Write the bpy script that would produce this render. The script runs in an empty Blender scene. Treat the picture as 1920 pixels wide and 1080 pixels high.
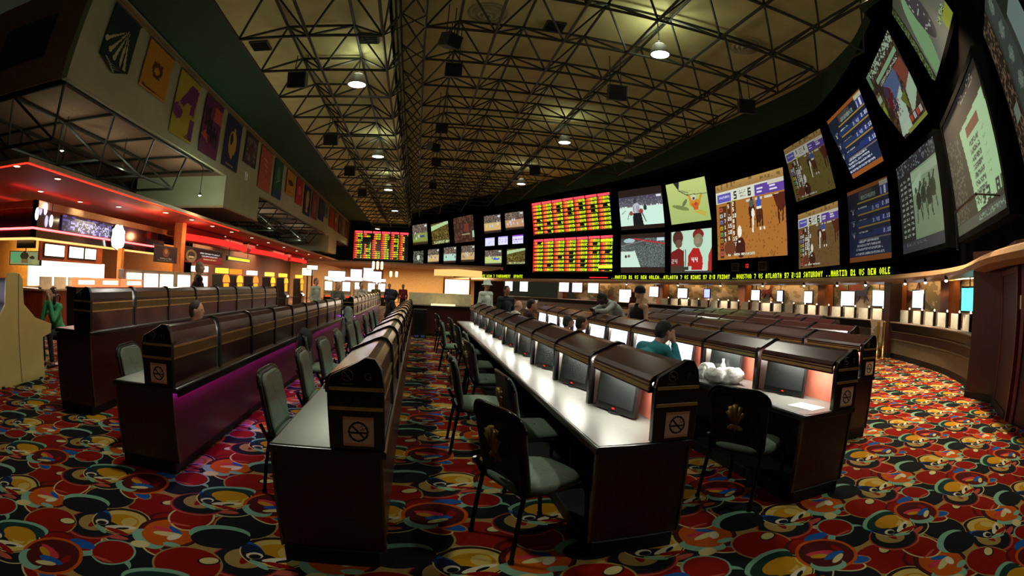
import bpy, bmesh, math, random
import numpy as np
from mathutils import Vector, Matrix
random.seed(7)
rng = np.random.RandomState(5)
scene = bpy.context.scene
col = scene.collection
PI = math.pi

# ------------------------------------------------------------------ camera, world, exposure
cam_d = bpy.data.cameras.new('camera')
cam_d.type = 'PANO'
cam_d.sensor_width = 36.0
cam_d.sensor_fit = 'HORIZONTAL'
cam_d.clip_start = 0.02
cam_d.clip_end = 300
cy = cam_d.cycles if hasattr(cam_d, 'cycles') and hasattr(cam_d.cycles, 'panorama_type') else cam_d
cy.panorama_type = 'FISHEYE_EQUISOLID'
cy.fisheye_lens = 36.0 * 941.88 / 1920.0
cy.fisheye_fov = PI
cam = bpy.data.objects.new('camera', cam_d)
col.objects.link(cam)
CAM_H = 1.63
yaw, pitch, roll = math.radians(-10.554), math.radians(0.145), math.radians(-2.263)
base = Matrix(((1, 0, 0), (0, 0, -1), (0, 1, 0)))
rotm = Matrix.Rotation(yaw, 3, 'Z') @ Matrix.Rotation(pitch, 3, 'X') @ Matrix.Rotation(roll, 3, 'Y') @ base
cam.matrix_world = Matrix.Translation((0, 0, CAM_H)) @ rotm.to_4x4()
scene.camera = cam

world = bpy.data.worlds.new('hall_ambience')
scene.world = world
world.use_nodes = True
world.node_tree.nodes['Background'].inputs[0].default_value = (0.62, 0.64, 0.42, 1)
world.node_tree.nodes['Background'].inputs[1].default_value = 0.026
scene.view_settings.view_transform = 'Standard'
scene.view_settings.look = 'None'
scene.view_settings.gamma = 1.0
scene.view_settings.exposure = 0.0
scene.view_settings.use_curve_mapping = False
scene.cycles.max_bounces = 6
scene.cycles.diffuse_bounces = 3
scene.cycles.sample_clamp_indirect = 3.0

# ------------------------------------------------------------------ helpers
def L(c):
    """0-255 display colour to linear"""
    return tuple(((v / 255.0) / 12.92 if v / 255.0 <= 0.04045 else ((v / 255.0 + 0.055) / 1.055) ** 2.4) for v in c)

MATS = {}
def mat(name, rgb, rough=0.5, metal=0.0, vary=0.12, scale=8.0, emit=0.0, coat=0.0, bump=0.0):
    if name in MATS:
        return MATS[name]
    m = bpy.data.materials.new(name)
    m.use_nodes = True
    nt = m.node_tree
    p = nt.nodes['Principled BSDF']
    c = L(rgb)
    p.inputs['Roughness'].default_value = rough
    p.inputs['Metallic'].default_value = metal
    if coat:
        p.inputs['Coat Weight'].default_value = coat
        p.inputs['Coat Roughness'].default_value = 0.15
    tc = nt.nodes.new('ShaderNodeTexCoord')
    nz = nt.nodes.new('ShaderNodeTexNoise')
    nz.inputs['Scale'].default_value = scale
    nz.inputs['Detail'].default_value = 3
    nt.links.new(tc.outputs['Object'], nz.inputs['Vector'])
    rp = nt.nodes.new('ShaderNodeValToRGB')
    rp.color_ramp.elements[0].position = 0.3
    rp.color_ramp.elements[1].position = 0.7
    rp.color_ramp.elements[0].color = tuple(v * (1 - vary) for v in c) + (1,)
    rp.color_ramp.elements[1].color = tuple(min(1, v * (1 + vary)) for v in c) + (1,)
    nt.links.new(nz.outputs['Fac'], rp.inputs['Fac'])
    nt.links.new(rp.outputs['Color'], p.inputs['Base Color'])
    if emit:
        nt.links.new(rp.outputs['Color'], p.inputs['Emission Color'])
        p.inputs['Emission Strength'].default_value = emit
    if bump:
        b = nt.nodes.new('ShaderNodeBump')
        b.inputs['Strength'].default_value = bump
        b.inputs['Distance'].default_value = 0.01
        nt.links.new(nz.outputs['Fac'], b.inputs['Height'])
        nt.links.new(b.outputs['Normal'], p.inputs['Normal'])
    MATS[name] = m
    return m

def wood(name, rgb, rough=0.35, axis=1, coat=0.3):
    if name in MATS:
        return MATS[name]
    m = mat(name, rgb, rough, coat=coat)
    nt = m.node_tree
    nz = [n for n in nt.nodes if n.type == 'TEX_NOISE'][0]
    mp = nt.nodes.new('ShaderNodeMapping')
    s = [14, 14, 14]
    s[axis] = 1.2
    mp.inputs['Scale'].default_value = s
    tc = [n for n in nt.nodes if n.type == 'TEX_COORD'][0]
    nt.links.new(tc.outputs['Object'], mp.inputs['Vector'])
    nt.links.new(mp.outputs['Vector'], nz.inputs['Vector'])
    nz.inputs['Scale'].default_value = 2.0
    rp = [n for n in nt.nodes if n.type == 'VALTORGB'][0]
    c = L(rgb)
    rp.color_ramp.elements[0].color = tuple(v * .72 for v in c) + (1,)
    rp.color_ramp.elements[1].color = tuple(v * 1.2 for v in c) + (1,)
    return m

def glow(name, rgb, strength):
    if name in MATS:
        return MATS[name]
    m = bpy.data.materials.new(name)
    m.use_nodes = True
    nt = m.node_tree
    for n in list(nt.nodes):
        if n.type == 'BSDF_PRINCIPLED':
            nt.nodes.remove(n)
    e = nt.nodes.new('ShaderNodeEmission')
    e.inputs[0].default_value = L(rgb) + (1,)
    e.inputs[1].default_value = strength
    nt.links.new(e.outputs[0], nt.nodes['Material Output'].inputs[0])
    MATS[name] = m
    return m

def picture_mat(name, emit=0.0, rough=0.8):
    """colours come from the painted faces of the mesh itself"""
    if name in MATS:
        return MATS[name]
    m = bpy.data.materials.new(name)
    m.use_nodes = True
    nt = m.node_tree
    p = nt.nodes['Principled BSDF']
    p.inputs['Roughness'].default_value = rough
    a = nt.nodes.new('ShaderNodeAttribute')
    a.attribute_name = 'paint'
    if emit:
        p.inputs['Base Color'].default_value = (0.01, 0.01, 0.01, 1)
        nt.links.new(a.outputs['Color'], p.inputs['Emission Color'])
        p.inputs['Emission Strength'].default_value = emit
    else:
        nt.links.new(a.outputs['Color'], p.inputs['Base Color'])
    MATS[name] = m
    return m

def tag(o, label=None, cat=None, group=None, kind=None):
    if label: o['label'] = label
    if cat: o['category'] = cat
    if group: o['group'] = group
    if kind: o['kind'] = kind
    return o

def thing(name, label, cat, loc=(0, 0, 0), rotz=0.0, group=None):
    o = bpy.data.objects.new(name, None)
    o.empty_display_size = 0.2
    o.location = loc
    o.rotation_euler = (0, 0, rotz)
    col.objects.link(o)
    return tag(o, label, cat, group)

class MB:
    def __init__(s):
        s.v = []; s.f = []
    def add(s, vs, fs):
        n = len(s.v)
        s.v += [tuple(p) for p in vs]
        s.f += [tuple(i + n for i in f) for f in fs]
        return s
    def box(s, x0, x1, y0, y1, z0, z1, M=None):
        vs = [(x0, y0, z0), (x1, y0, z0), (x1, y1, z0), (x0, y1, z0), (x0, y0, z1), (x1, y0, z1), (x1, y1, z1), (x0, y1, z1)]
        if M: vs = [M @ Vector(p) for p in vs]
        return s.add(vs, [(0, 3, 2, 1), (4, 5, 6, 7), (0, 1, 5, 4), (1, 2, 6, 5), (2, 3, 7, 6), (3, 0, 4, 7)])
    def prism(s, poly, a, b, axis='y'):
        n = len(poly)
        def P(q, t):
            return {'y': (q[0], t, q[1]), 'x': (t, q[0], q[1]), 'z': (q[0], q[1], t)}[axis]
        vs = [P(q, a) for q in poly] + [P(q, b) for q in poly]
        fs = [tuple(range(n - 1, -1, -1)), tuple(range(n, 2 * n))] + [(i, (i + 1) % n, n + (i + 1) % n, n + i) for i in range(n)]
        return s.add(vs, fs)
    def tube(s, p, q, r0, r1=None, n=6):
        p = Vector(p); q = Vector(q); r1 = r0 if r1 is None else r1
        d = q - p
        if d.length < 1e-6: return s
        z = d.normalized()
        x = z.orthogonal().normalized(); y = z.cross(x)
        vs = []
        for c, r in ((p, r0), (q, r1)):
            for i in range(n):
                a = 2 * PI * (i + .5) / n
                vs.append(c + x * (r * math.cos(a)) + y * (r * math.sin(a)))
        return s.add(vs, [tuple(range(n - 1, -1, -1)), tuple(range(n, 2 * n))] + [(i, (i + 1) % n, n + (i + 1) % n, n + i) for i in range(n)])
    def path(s, pts, r, n=6):
        for a, b in zip(pts[:-1], pts[1:]):
            s.tube(a, b, r, n=n)
        return s
    def sweep(s, pts, r, n=8):
        """one continuous tube through points"""
        pts = [Vector(p) for p in pts]
        rings = []
        up = None
        for i, p in enumerate(pts):
            d = (pts[min(i + 1, len(pts) - 1)] - pts[max(i - 1, 0)]).normalized()
            if up is None: up = d.orthogonal().normalized()
            up = (up - d * up.dot(d)).normalized()
            y = d.cross(up)
            rr = r[i] if isinstance(r, (list, tuple)) else r
            rings.append([p + up * (rr * math.cos(2 * PI * k / n)) + y * (rr * math.sin(2 * PI * k / n)) for k in range(n)])
        vs = [v for ring in rings for v in ring]
        fs = [(i * n + k, i * n + (k + 1) % n, (i + 1) * n + (k + 1) % n, (i + 1) * n + k) for i in range(len(pts) - 1) for k in range(n)]
        fs += [tuple(range(n - 1, -1, -1)), tuple(range((len(pts) - 1) * n, len(pts) * n))]
        return s.add(vs, fs)
    def ell(s, c, r, nu=12, nv=8, M=None):
        if not isinstance(r, (tuple, list)): r = (r, r, r)
        vs = [(0, 0, -1)]
        for j in range(1, nv):
            a = -PI / 2 + PI * j / nv
            for i in range(nu):
                b = 2 * PI * i / nu
                vs.append((math.cos(a) * math.cos(b), math.cos(a) * math.sin(b), math.sin(a)))
        vs.append((0, 0, 1))
        vs = [Vector((p[0] * r[0], p[1] * r[1], p[2] * r[2])) for p in vs]
        if M: vs = [M @ p for p in vs]
        vs = [p + Vector(c) for p in vs]
        fs = [(0, 1 + (i + 1) % nu, 1 + i) for i in range(nu)]
        for j in range(nv - 2):
            o = 1 + j * nu
            fs += [(o + i, o + (i + 1) % nu, o + nu + (i + 1) % nu, o + nu + i) for i in range(nu)]
        o = 1 + (nv - 2) * nu
        fs += [(o + i, o + (i + 1) % nu, len(vs) - 1) for i in range(nu)]
        return s.add(vs, fs)
    def cap(s, p, q, r0, r1=None):
        """tapered capsule"""
        r1 = r0 if r1 is None else r1
        s.tube(p, q, r0, r1, n=12)
        s.ell(p, r0, 12, 8); s.ell(q, r1, 12, 8)
        return s
    def lathe(s, prof, c=(0, 0, 0), n=20, close=True):
        vs = []; fs = []
        for r, z in prof:
            for i in range(n):
                a = 2 * PI * i / n
                vs.append((c[0] + r * math.cos(a), c[1] + r * math.sin(a), c[2] + z))
        for j in range(len(prof) - 1):
            fs += [(j * n + i, j * n + (i + 1) % n, (j + 1) * n + (i + 1) % n, (j + 1) * n + i) for i in range(n)]
        if close:
            fs += [tuple(range(n - 1, -1, -1)), tuple(range((len(prof) - 1) * n, len(prof) * n))]
        return s.add(vs, fs)
    def mesh(s, name, m, smooth=False):
        me = bpy.data.meshes.new(name)
        me.from_pydata(s.v, [], s.f)
        me.validate()
        if m: me.materials.append(m)
        bm = bmesh.new(); bm.from_mesh(me)
        bmesh.ops.recalc_face_normals(bm, faces=bm.faces)
        bm.to_mesh(me); bm.free()
        if smooth:
            me.shade_smooth()
        return me
    def build(s, name, m, parent=None, loc=None, rot=None, smooth=False, bevel=0.0):
        return put(s.mesh(name, m, smooth), name, parent, loc, rot, bevel)

def put(me, name, parent=None, loc=None, rot=None, bevel=0.0):
    o = bpy.data.objects.new(name, me)
    col.objects.link(o)
    if parent: o.parent = parent
    if loc: o.location = loc
    if rot: o.rotation_euler = rot
    if bevel:
        b = o.modifiers.new('edge', 'BEVEL')
        b.width = bevel; b.segments = 2; b.limit_method = 'ANGLE'; b.angle_limit = 0.7
    return o

def struct(name, mb, m, **k):
    return tag(mb.build(name, m, **k), kind='structure')

def copy_tree(o, parent=None):
    c = o.copy(); col.objects.link(c)
    if parent: c.parent = parent
    for ch in list(o.children):
        copy_tree(ch, c)
    return c

ORD = ['nearest', 'second', 'third', 'fourth', 'fifth', 'sixth', 'seventh', 'eighth', 'ninth', 'tenth', 'eleventh', 'twelfth', 'thirteenth', 'fourteenth', 'fifteenth', 'sixteenth', 'seventeenth', 'eighteenth', 'nineteenth', 'twentieth']

# ------------------------------------------------------------------ painting small pictures on meshes
FONT = {'A': '25755', 'B': '65656', 'C': '34443', 'D': '65556', 'E': '74647', 'F': '74644', 'G': '34553', 'H': '55755', 'I': '72227', 'J': '11152', 'K': '55655', 'L': '44447', 'M': '57755', 'N': '65555', 'O': '25552', 'P': '65644', 'Q': '25563', 'R': '65655', 'S': '34216', 'T': '72222', 'U': '55557', 'V': '55552', 'W': '55775', 'X': '55255', 'Y': '55222', 'Z': '71247', '0': '75557', '1': '26227', '2': '71747', '3': '71717', '4': '55711', '5': '74717', '6': '74757', '7': '71122', '8': '75757', '9': '75717', '.': '00002', ':': '02020', '-': '00700', '+': '02720', ' ': '00000', '$': '36736', '/': '11244'}
class Pic:
    def __init__(s, w, h, bg):
        s.w = w; s.h = h
        s.a = np.zeros((h, w, 3)); s.a[:] = bg
        s.Y, s.X = np.mgrid[0:h, 0:w]
        s.X = (s.X + .5) / w; s.Y = (s.Y + .5) / h
    def rect(s, x0, y0, x1, y1, c):
        m = (s.X >= x0) & (s.X < x1) & (s.Y >= y0) & (s.Y < y1); s.a[m] = c; return s
    def ell(s, cx, cy, rx, ry, c, ang=0):
        dx = s.X - cx; dy = s.Y - cy
        ca, sa = math.cos(ang), math.sin(ang)
        m = ((dx * ca + dy * sa) / rx) ** 2 + ((-dx * sa + dy * ca) / ry) ** 2 < 1
        s.a[m] = c; return s
    def poly(s, pts, c):
        m = np.zeros(s.X.shape, bool); n = len(pts)
        for i in range(n):
            x0, y0 = pts[i]; x1, y1 = pts[(i + 1) % n]
            if y0 == y1: continue
            t = (s.Y > min(y0, y1)) & (s.Y <= max(y0, y1)) & (s.X < (s.Y - y0) / (y1 - y0) * (x1 - x0) + x0)
            m ^= t
        s.a[m] = c; return s
    def line(s, x0, y0, x1, y1, w, c):
        dx, dy = x1 - x0, (y1 - y0) * s.h / s.w
        l = math.hypot(dx, dy) + 1e-9
        px, py = s.X - x0, (s.Y - y0) * s.h / s.w
        t = np.clip((px * dx + py * dy) / (l * l), 0, 1)
        m = np.hypot(px - t * dx, py - t * dy) < w / 2
        s.a[m] = c; return s
    def grad(s, x0, y0, x1, y1, c0, c1):
        m = (s.X >= x0) & (s.X < x1) & (s.Y >= y0) & (s.Y < y1)
        t = ((s.Y - y0) / (y1 - y0))[..., None]
        g = np.array(c0) * (1 - t) + np.array(c1) * t
        s.a[m] = g[m]; return s
    def noise(s, x0, y0, x1, y1, c0, c1, p=.5, cell=1):
        m = (s.X >= x0) & (s.X < x1) & (s.Y >= y0) & (s.Y < y1)
        n = rng.rand(s.h // cell + 1, s.w // cell + 1)
        n = np.kron(n, np.ones((cell, cell)))[:s.h, :s.w]
        if c0 is not None: s.a[m] = c0
        s.a[m & (n < p)] = c1; return s
    def text(s, px, py, t, c, k=1):
        """3x5 letters, px/py in cells from top left"""
        for ch in t:
            g = FONT.get(ch, '77777')
            for r, row in enumerate(g):
                b = int(row)
                for q in range(3):
                    if b & (4 >> q):
                        y0, x0 = py + r * k, px + q * k
                        if 0 <= y0 < s.h and 0 <= x0 < s.w:
                            s.a[y0:y0 + k, x0:x0 + k] = c
            px += 4 * k
        return s

def painted_mesh(name, pic, w, h, m, depth=0.0):
    """picture on a flat board facing local -Y, centred at origin; adjoining cells of one colour share a face"""
    a = np.clip(np.round(pic.a), 0, 255)
    H, W, _ = a.shape
    vid = {}; vs = []; fs = []; cs = []
    def V(i, j):
        k = (i, j)
        if k not in vid:
            vid[k] = len(vs); vs.append(((i / W - .5) * w, 0.0, (.5 - j / H) * h))
        return vid[k]
    for j in range(H):
        i = 0
        while i < W:
            e = i + 1
            while e < W and (a[j, e] == a[j, i]).all(): e += 1
            fs.append((V(i, j + 1), V(e, j + 1), V(e, j), V(i, j))); cs.append(L(a[j, i]))
            i = e
    if depth:
        n = len(vs)
        vs += [(-w / 2, 0, -h / 2), (w / 2, 0, -h / 2), (w / 2, 0, h / 2), (-w / 2, 0, h / 2), (-w / 2, depth, -h / 2), (w / 2, depth, -h / 2), (w / 2, depth, h / 2), (-w / 2, depth, h / 2)]
        for f in ((0, 4, 5, 1), (1, 5, 6, 2), (2, 6, 7, 3), (3, 7, 4, 0), (5, 4, 7, 6)):
            fs.append(tuple(n + q for q in f)); cs.append(tuple(v * .5 for v in L(a[0, 0])))
    me = bpy.data.meshes.new(name)
    me.from_pydata(vs, [], fs)
    at = me.color_attributes.new('paint', 'FLOAT_COLOR', 'CORNER')
    arr = np.ones((len(me.loops), 4), np.float32)
    k = 0
    for f, c in zip(fs, cs):
        arr[k:k + len(f), :3] = c; k += len(f)
    at.data.foreach_set('color', arr.ravel())
    me.materials.append(m)
    return me

def text_mesh(name, s, size, m, depth=0.002):
    cu = bpy.data.curves.new(name, 'FONT')
    cu.body = s; cu.size = size; cu.extrude = depth; cu.align_x = 'CENTER'; cu.align_y = 'CENTER'
    o = bpy.data.objects.new(name, cu); col.objects.link(o)
    dg = bpy.context.evaluated_depsgraph_get()
    me = bpy.data.meshes.new_from_object(o.evaluated_get(dg))
    bpy.data.objects.remove(o); bpy.data.curves.remove(cu)
    me.materials.clear(); me.materials.append(m)
    return me

# ------------------------------------------------------------------ materials
M_black = mat('black_laminate', (16, 15, 16), .28, coat=.4)
M_kick = mat('black_kickboard', (11, 11, 12), .6)
M_red = wood('dark_cherry_wood', (58, 13, 13), .38, axis=1)
M_hood = wood('cherry_hood_wood', (60, 27, 28), .26, axis=1, coat=.5)
M_ctr = mat('grey_counter_laminate', (116, 118, 112), .33, vary=.05, scale=30)
M_brass = mat('brushed_brass', (226, 200, 136), .3, metal=.9)
M_inlay = mat('brass_inlay', (112, 96, 56), .4, metal=.6)
M_salmon = mat('terracotta_panel', (190, 104, 82), .7)
M_white_p = mat('white_bay_wall', (168, 168, 160), .6, vary=.04)
M_bez = mat('black_plastic', (22, 22, 23), .35)
M_scr_off = mat('dark_screen_glass', (44, 48, 47), .18, coat=.5)
M_scr_on = glow('lit_monitor', (225, 235, 255), 1.7)
M_led_red = glow('red_power_light', (255, 40, 20), 3.0)
M_frame = mat('black_chair_steel', (22, 22, 23), .18, metal=.7)
M_uph = mat('green_grey_upholstery', (92, 110, 94), .75, vary=.15, scale=60, bump=.2)
M_upb = mat('black_vinyl_back', (18, 18, 19), .5)
M_crest = mat('tarnished_gold', (150, 124, 66), .4, metal=.7)
M_truss = mat('truss_steel_paint', (30, 36, 25), .55)
M_ceil = mat('cream_ceiling_panels', (202, 202, 142), .9, vary=.12, scale=1.2)
M_dgreen = mat('dark_green_wall', (24, 64, 38), .85)
M_blackwall = mat('matte_black_wall', (5, 5, 6), 1.0)
M_blackwall.node_tree.nodes['Principled BSDF'].inputs['Specular IOR Level'].default_value = .05
M_fascia = mat('grey_beige_fascia', (176, 178, 146), .85, vary=.06, scale=2)
M_brown = mat('brown_plaster', (134, 104, 78), .9)
M_tan = mat('tan_lip', (176, 140, 104), .45)
M_speaker = mat('black_speaker_cloth', (12, 11, 12), .9)
M_speaker2 = mat('speaker_case', (52, 48, 46), .6)
M_lampcan = mat('lamp_can', (120, 118, 104), .5)
M_lamp = glow('lamp_glow', (255, 252, 240), 9.0)
M_lampoff = mat('unlit_lamp_lens', (170, 165, 150), .5)
M_pic = picture_mat('lit_screen_picture', 1.0)
M_pic2 = picture_mat('led_board_picture', 1.6)
M_cloth = picture_mat('printed_fabric', 0.0)
# ------------------------------------------------------------------ carpet
def carpet_material():
    m = bpy.data.materials.new('patterned_carpet')
    m.use_nodes = True
    nt = m.node_tree
    g = bpy.data.node_groups.new('carpet_shape', 'ShaderNodeTree')
    I = g.interface
    for n, t in (('P', 'NodeSocketVector'), ('Centre', 'NodeSocketVector'), ('InvR', 'NodeSocketVector'), ('Angle', 'NodeSocketFloat'), ('Colour', 'NodeSocketColor'), ('Base', 'NodeSocketColor')):
        I.new_socket(n, in_out='INPUT', socket_type=t)
    I.new_socket('Out', in_out='OUTPUT', socket_type='NodeSocketColor')
    gi = g.nodes.new('NodeGroupInput'); go = g.nodes.new('NodeGroupOutput')
    T = (1.19, 1.36, 1.0)
    def vm(op, a, b=None):
        n = g.nodes.new('ShaderNodeVectorMath'); n.operation = op
        for k, s in ((0, a), (1, b)):
            if s is None: continue
            if isinstance(s, tuple): n.inputs[k].default_value = s
            else: g.links.new(s, n.inputs[k])
        return n
    d = vm('SUBTRACT', gi.outputs['P'], gi.outputs['Centre'])
    d = vm('DIVIDE', d.outputs[0], T)
    d = vm('ADD', d.outputs[0], (.5, .5, 0))
    d = vm('FRACTION', d.outputs[0])
    d = vm('SUBTRACT', d.outputs[0], (.5, .5, 0))
    d = vm('MULTIPLY', d.outputs[0], (T[0], T[1], 0))
    r = g.nodes.new('ShaderNodeVectorRotate'); r.rotation_type = 'Z_AXIS'
    g.links.new(d.outputs[0], r.inputs['Vector']); g.links.new(gi.outputs['Angle'], r.inputs['Angle'])
    d = vm('MULTIPLY', r.outputs[0], gi.outputs['InvR'])
    l = vm('LENGTH', d.outputs[0])
    lt = g.nodes.new('ShaderNodeMath'); lt.operation = 'LESS_THAN'; lt.inputs[1].default_value = 1.0
    g.links.new(l.outputs['Value'], lt.inputs[0])
    mx = g.nodes.new('ShaderNodeMix'); mx.data_type = 'RGBA'
    g.links.new(lt.outputs[0], mx.inputs[0]); g.links.new(gi.outputs['Base'], mx.inputs[6]); g.links.new(gi.outputs['Colour'], mx.inputs[7])
    g.links.new(mx.outputs[2], go.inputs[0])
    tan = (150, 124, 72); cream = (196, 184, 128); gold = (178, 130, 40); pale = (192, 168, 92)
    red = (126, 26, 18); maroon = (74, 22, 20); black = (18, 22, 24); navy = (24, 34, 58); blue = (38, 84, 150)
    pink = (184, 62, 74); orange = (176, 84, 38); teal = (120, 164, 140); white = (206, 200, 170); brick = (168, 80, 66); dk = (40, 24, 18)
    mot = [  # x, y, rx, ry, angle, colour  (metres, y away from the camera)
        (.10, .36, .235, .215, 0, tan), (.10, .36, .22, .2, 0, red), (-.42, .27, .165, .155, 0, teal), (-.42, .27, .15, .14, 0, red), (-.44, .16, .09, .012, 0, brick), (-.12, -.41, .175, .195, 0, cream), (-.12, -.41, .16, .18, 0, red), (-.16, -.54, .09, .012, .1, brick), (-.3, .45, .07, .05, .3, cream),
        (.30, .19, .15, .10, .5, maroon), (.31, .20, .12, .07, .5, red), (.22, .44, .08, .05, .4, dk), (.22, .445, .065, .04, .4, cream),
        (.30, -.38, .235, .215, 0, tan), (.30, -.385, .22, .2, 0, black),
        (.16, -.56, .22, .12, .2, teal), (.19, -.62, .21, .13, .2, black),
        (.10, -.10, .225, .2, 0, cream), (.10, -.10, .213, .19, 0, black), (.07, -.23, .12, .03, .1, brick),
        (.40, -.22, .145, .075, -.6, cream), (.40, -.22, .13, .06, -.6, red), (.52, -.20, .115, .065, -.5, tan), (.52, -.20, .10, .05, -.5, blue),
        (.52, .24, .11, .05, 0, blue),
        (-.16, -.17, .235, .2, 0, brick), (-.16, -.165, .222, .187, 0, (96, 30, 34)), (-.16, -.16, .21, .178, 0, black), (-.17, -.13, .13, .12, 0, tan), (-.165, -.13, .03, .075, -.15, red), (-.11, -.13, .03, .05, .2, cream),
        (0, 0, .235, .205, .1, cream), (0, 0, .225, .198, .1, dk), (.01, -.01, .20, .175, .1, pale), (.015, -.01, .14, .115, .1, gold), (.07, .01, .06, .07, .2, pale),
        (-.16, .0, .10, .055, -.7, blue), (-.14, -.03, .10, .055, -.7, navy), (-.06, -.10, .11, .05, -.1, black),
        (-.12, -.085, .055, .04, .2, white), (-.115, -.095, .04, .028, .2, black), (.05, -.09, .12, .028, .35, white), (.07, -.10, .05, .015, .5, black), (.06, -.155, .10, .025, -.1, red), (-.07, -.18, .08, .022, -.5, teal)]
    mA = mot + [
        (.41, .0, .24, .225, 0, dk), (.41, .0, .225, .21, 0, maroon), (.415, 0, .20, .185, 0, orange), (.31, -.14, .16, .09, -.5, teal), (.34, -.10, .13, .07, -.5, orange), (.37, .02, .10, .028, -.1, pink), (.44, .05, .075, .025, -.5, blue), (.41, -.02, .11, .03, .2, cream), (.47, -.04, .055, .035, .9, white), (.50, -.14, .07, .03, 0, teal)]
    mB = mot + [
        (-.02, .14, .23, .10, .3, teal), (-.01, .11, .215, .095, .3, (22, 50, 42)), (.02, .06, .15, .09, .2, gold),
        (.41, .0, .24, .225, 0, orange), (.41, .0, .212, .198, 0, maroon), (.31, -.13, .13, .09, -.5, teal), (.33, -.09, .11, .07, -.5, maroon), (.37, .03, .11, .035, -.3, pink), (.34, .0, .07, .03, -.4, gold), (.44, -.05, .10, .035, .1, blue), (.43, -.10, .08, .025, .4, cream), (.53, .02, .03, .05, 0, red)]
    tc = nt.nodes.new('ShaderNodeTexCoord')
    nz = nt.nodes.new('ShaderNodeTexNoise'); nz.inputs['Scale'].default_value = 2.2
    nt.links.new(tc.outputs['Object'], nz.inputs['Vector'])
    wob = nt.nodes.new('ShaderNodeVectorMath'); wob.operation = 'MULTIPLY_ADD'
    nt.links.new(nz.outputs['Color'], wob.inputs[0]); wob.inputs[1].default_value = (.05, .05, 0)
    nt.links.new(tc.outputs['Object'], wob.inputs[2])
    prev = None
    for mo, off in ((mA, (-2.05, 2.65)), (mB, (-2.05 + .595, 2.65 + .68))):
        for x, y, rx, ry, an, c in mo:
            n = nt.nodes.new('ShaderNodeGroup'); n.node_tree = g
            n.inputs['Centre'].default_value = (x + off[0], y + off[1], 0)
            n.inputs['InvR'].default_value = (1 / rx, 1 / ry, 0)
            n.inputs['Angle'].default_value = -an
            n.inputs['Colour'].default_value = L(c) + (1,)
            nt.links.new(wob.outputs[0], n.inputs['P'])
            if prev: nt.links.new(prev.outputs[0], n.inputs['Base'])
            else: n.inputs['Base'].default_value = L(tan) + (1,)
            prev = n
    p = nt.nodes['Principled BSDF']
    p.inputs['Roughness'].default_value = .95
    p.inputs['Specular IOR Level'].default_value = .1
    dk_ = nt.nodes.new('ShaderNodeHueSaturation'); dk_.inputs['Saturation'].default_value = 1.04; dk_.inputs['Value'].default_value = .78
    nt.links.new(prev.outputs[0], dk_.inputs['Color'])
    nt.links.new(dk_.outputs[0], p.inputs['Base Color'])
    return m

# ------------------------------------------------------------------ plan curve of the curved screen wall
WP = [(6.6, 1.4), (8.0, 3.0), (9.3, 4.0), (10.7, 5.1), (12.1, 6.8), (13.6, 9.7), (14.3, 13.2), (14.7, 17.5), (14.2, 23.7), (12.2, 29.5), (9.0, 36), (5.1, 43), (2, 49), (-1.1, 56)]
def spline(P, n=8):
    P = [(2 * P[0][0] - P[1][0], 2 * P[0][1] - P[1][1])] + list(P) + [(2 * P[-1][0] - P[-2][0], 2 * P[-1][1] - P[-2][1])]
    out = []
    for i in range(1, len(P) - 2):
        for k in range(n):
            t = k / n
            out.append(tuple(.5 * (2 * P[i][q] + (P[i + 1][q] - P[i - 1][q]) * t + (2 * P[i - 1][q] - 5 * P[i][q] + 4 * P[i + 1][q] - P[i + 2][q]) * t * t + (3 * P[i][q] - P[i - 1][q] - 3 * P[i + 1][q] + P[i + 2][q]) * t ** 3) for q in (0, 1)))
    return out + [P[-2]]
CURVE = spline(WP)
def offset(pts, d):
    """d > 0 moves towards the room"""
    out = []
    for i, p in enumerate(pts):
        a = Vector(pts[min(i + 1, len(pts) - 1)]) - Vector(pts[max(i - 1, 0)])
        a.normalize()
        out.append((p[0] - a.y * d, p[1] + a.x * d))
    return out
def ribbon(levels, pts=CURVE):
    """stack of (offset, z) levels swept along the wall curve"""
    mb = MB(); rows = []
    for d, z in levels:
        rows.append([(x, y, z) for x, y in offset(pts, d)])
    n = len(pts)
    vs = [v for r in rows for v in r]
    fs = [(j * n + i, j * n + i + 1, (j + 1) * n + i + 1, (j + 1) * n + i) for j in range(len(rows) - 1) for i in range(n - 1)]
    return mb.add(vs, fs)
def at_az(az, d=0.0, pts=None):
    pts = pts or CURVE
    best = min(range(len(pts) - 1), key=lambda i: abs(math.degrees(math.atan2(pts[i][0], pts[i][1])) - az))
    for i in (best - 1, best):
        if i < 0 or i + 1 >= len(pts): continue
        a0 = math.degrees(math.atan2(*pts[i])); a1 = math.degrees(math.atan2(*pts[i + 1]))
        if min(a0, a1) - 1e-6 <= az <= max(a0, a1) + 1e-6:
            t = (az - a0) / (a1 - a0); best = i; break
    else: t = 0
    p = Vector(pts[best]).lerp(Vector(pts[best + 1]), t)
    dd = (Vector(pts[best + 1]) - Vector(pts[best])).normalized()
    n = Vector((-dd.y, dd.x))
    return p + n * d, n

ZC_R, ZC_L = 9.6, 8.45            # ceiling heights, right vault and left strip
XJ, XE, XF = -1.25, -5.87, -8.3   # step between them, edge of the cream panels, banner wall
Y0, Y1 = -9.0, 57.0
# floor
fl = MB().add([(-30, -12, 0), (24, -12, 0), (24, 62, 0), (-30, 62, 0)], [(0, 1, 2, 3)]).build('floor', carpet_material())
tag(fl, kind='structure')
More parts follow.
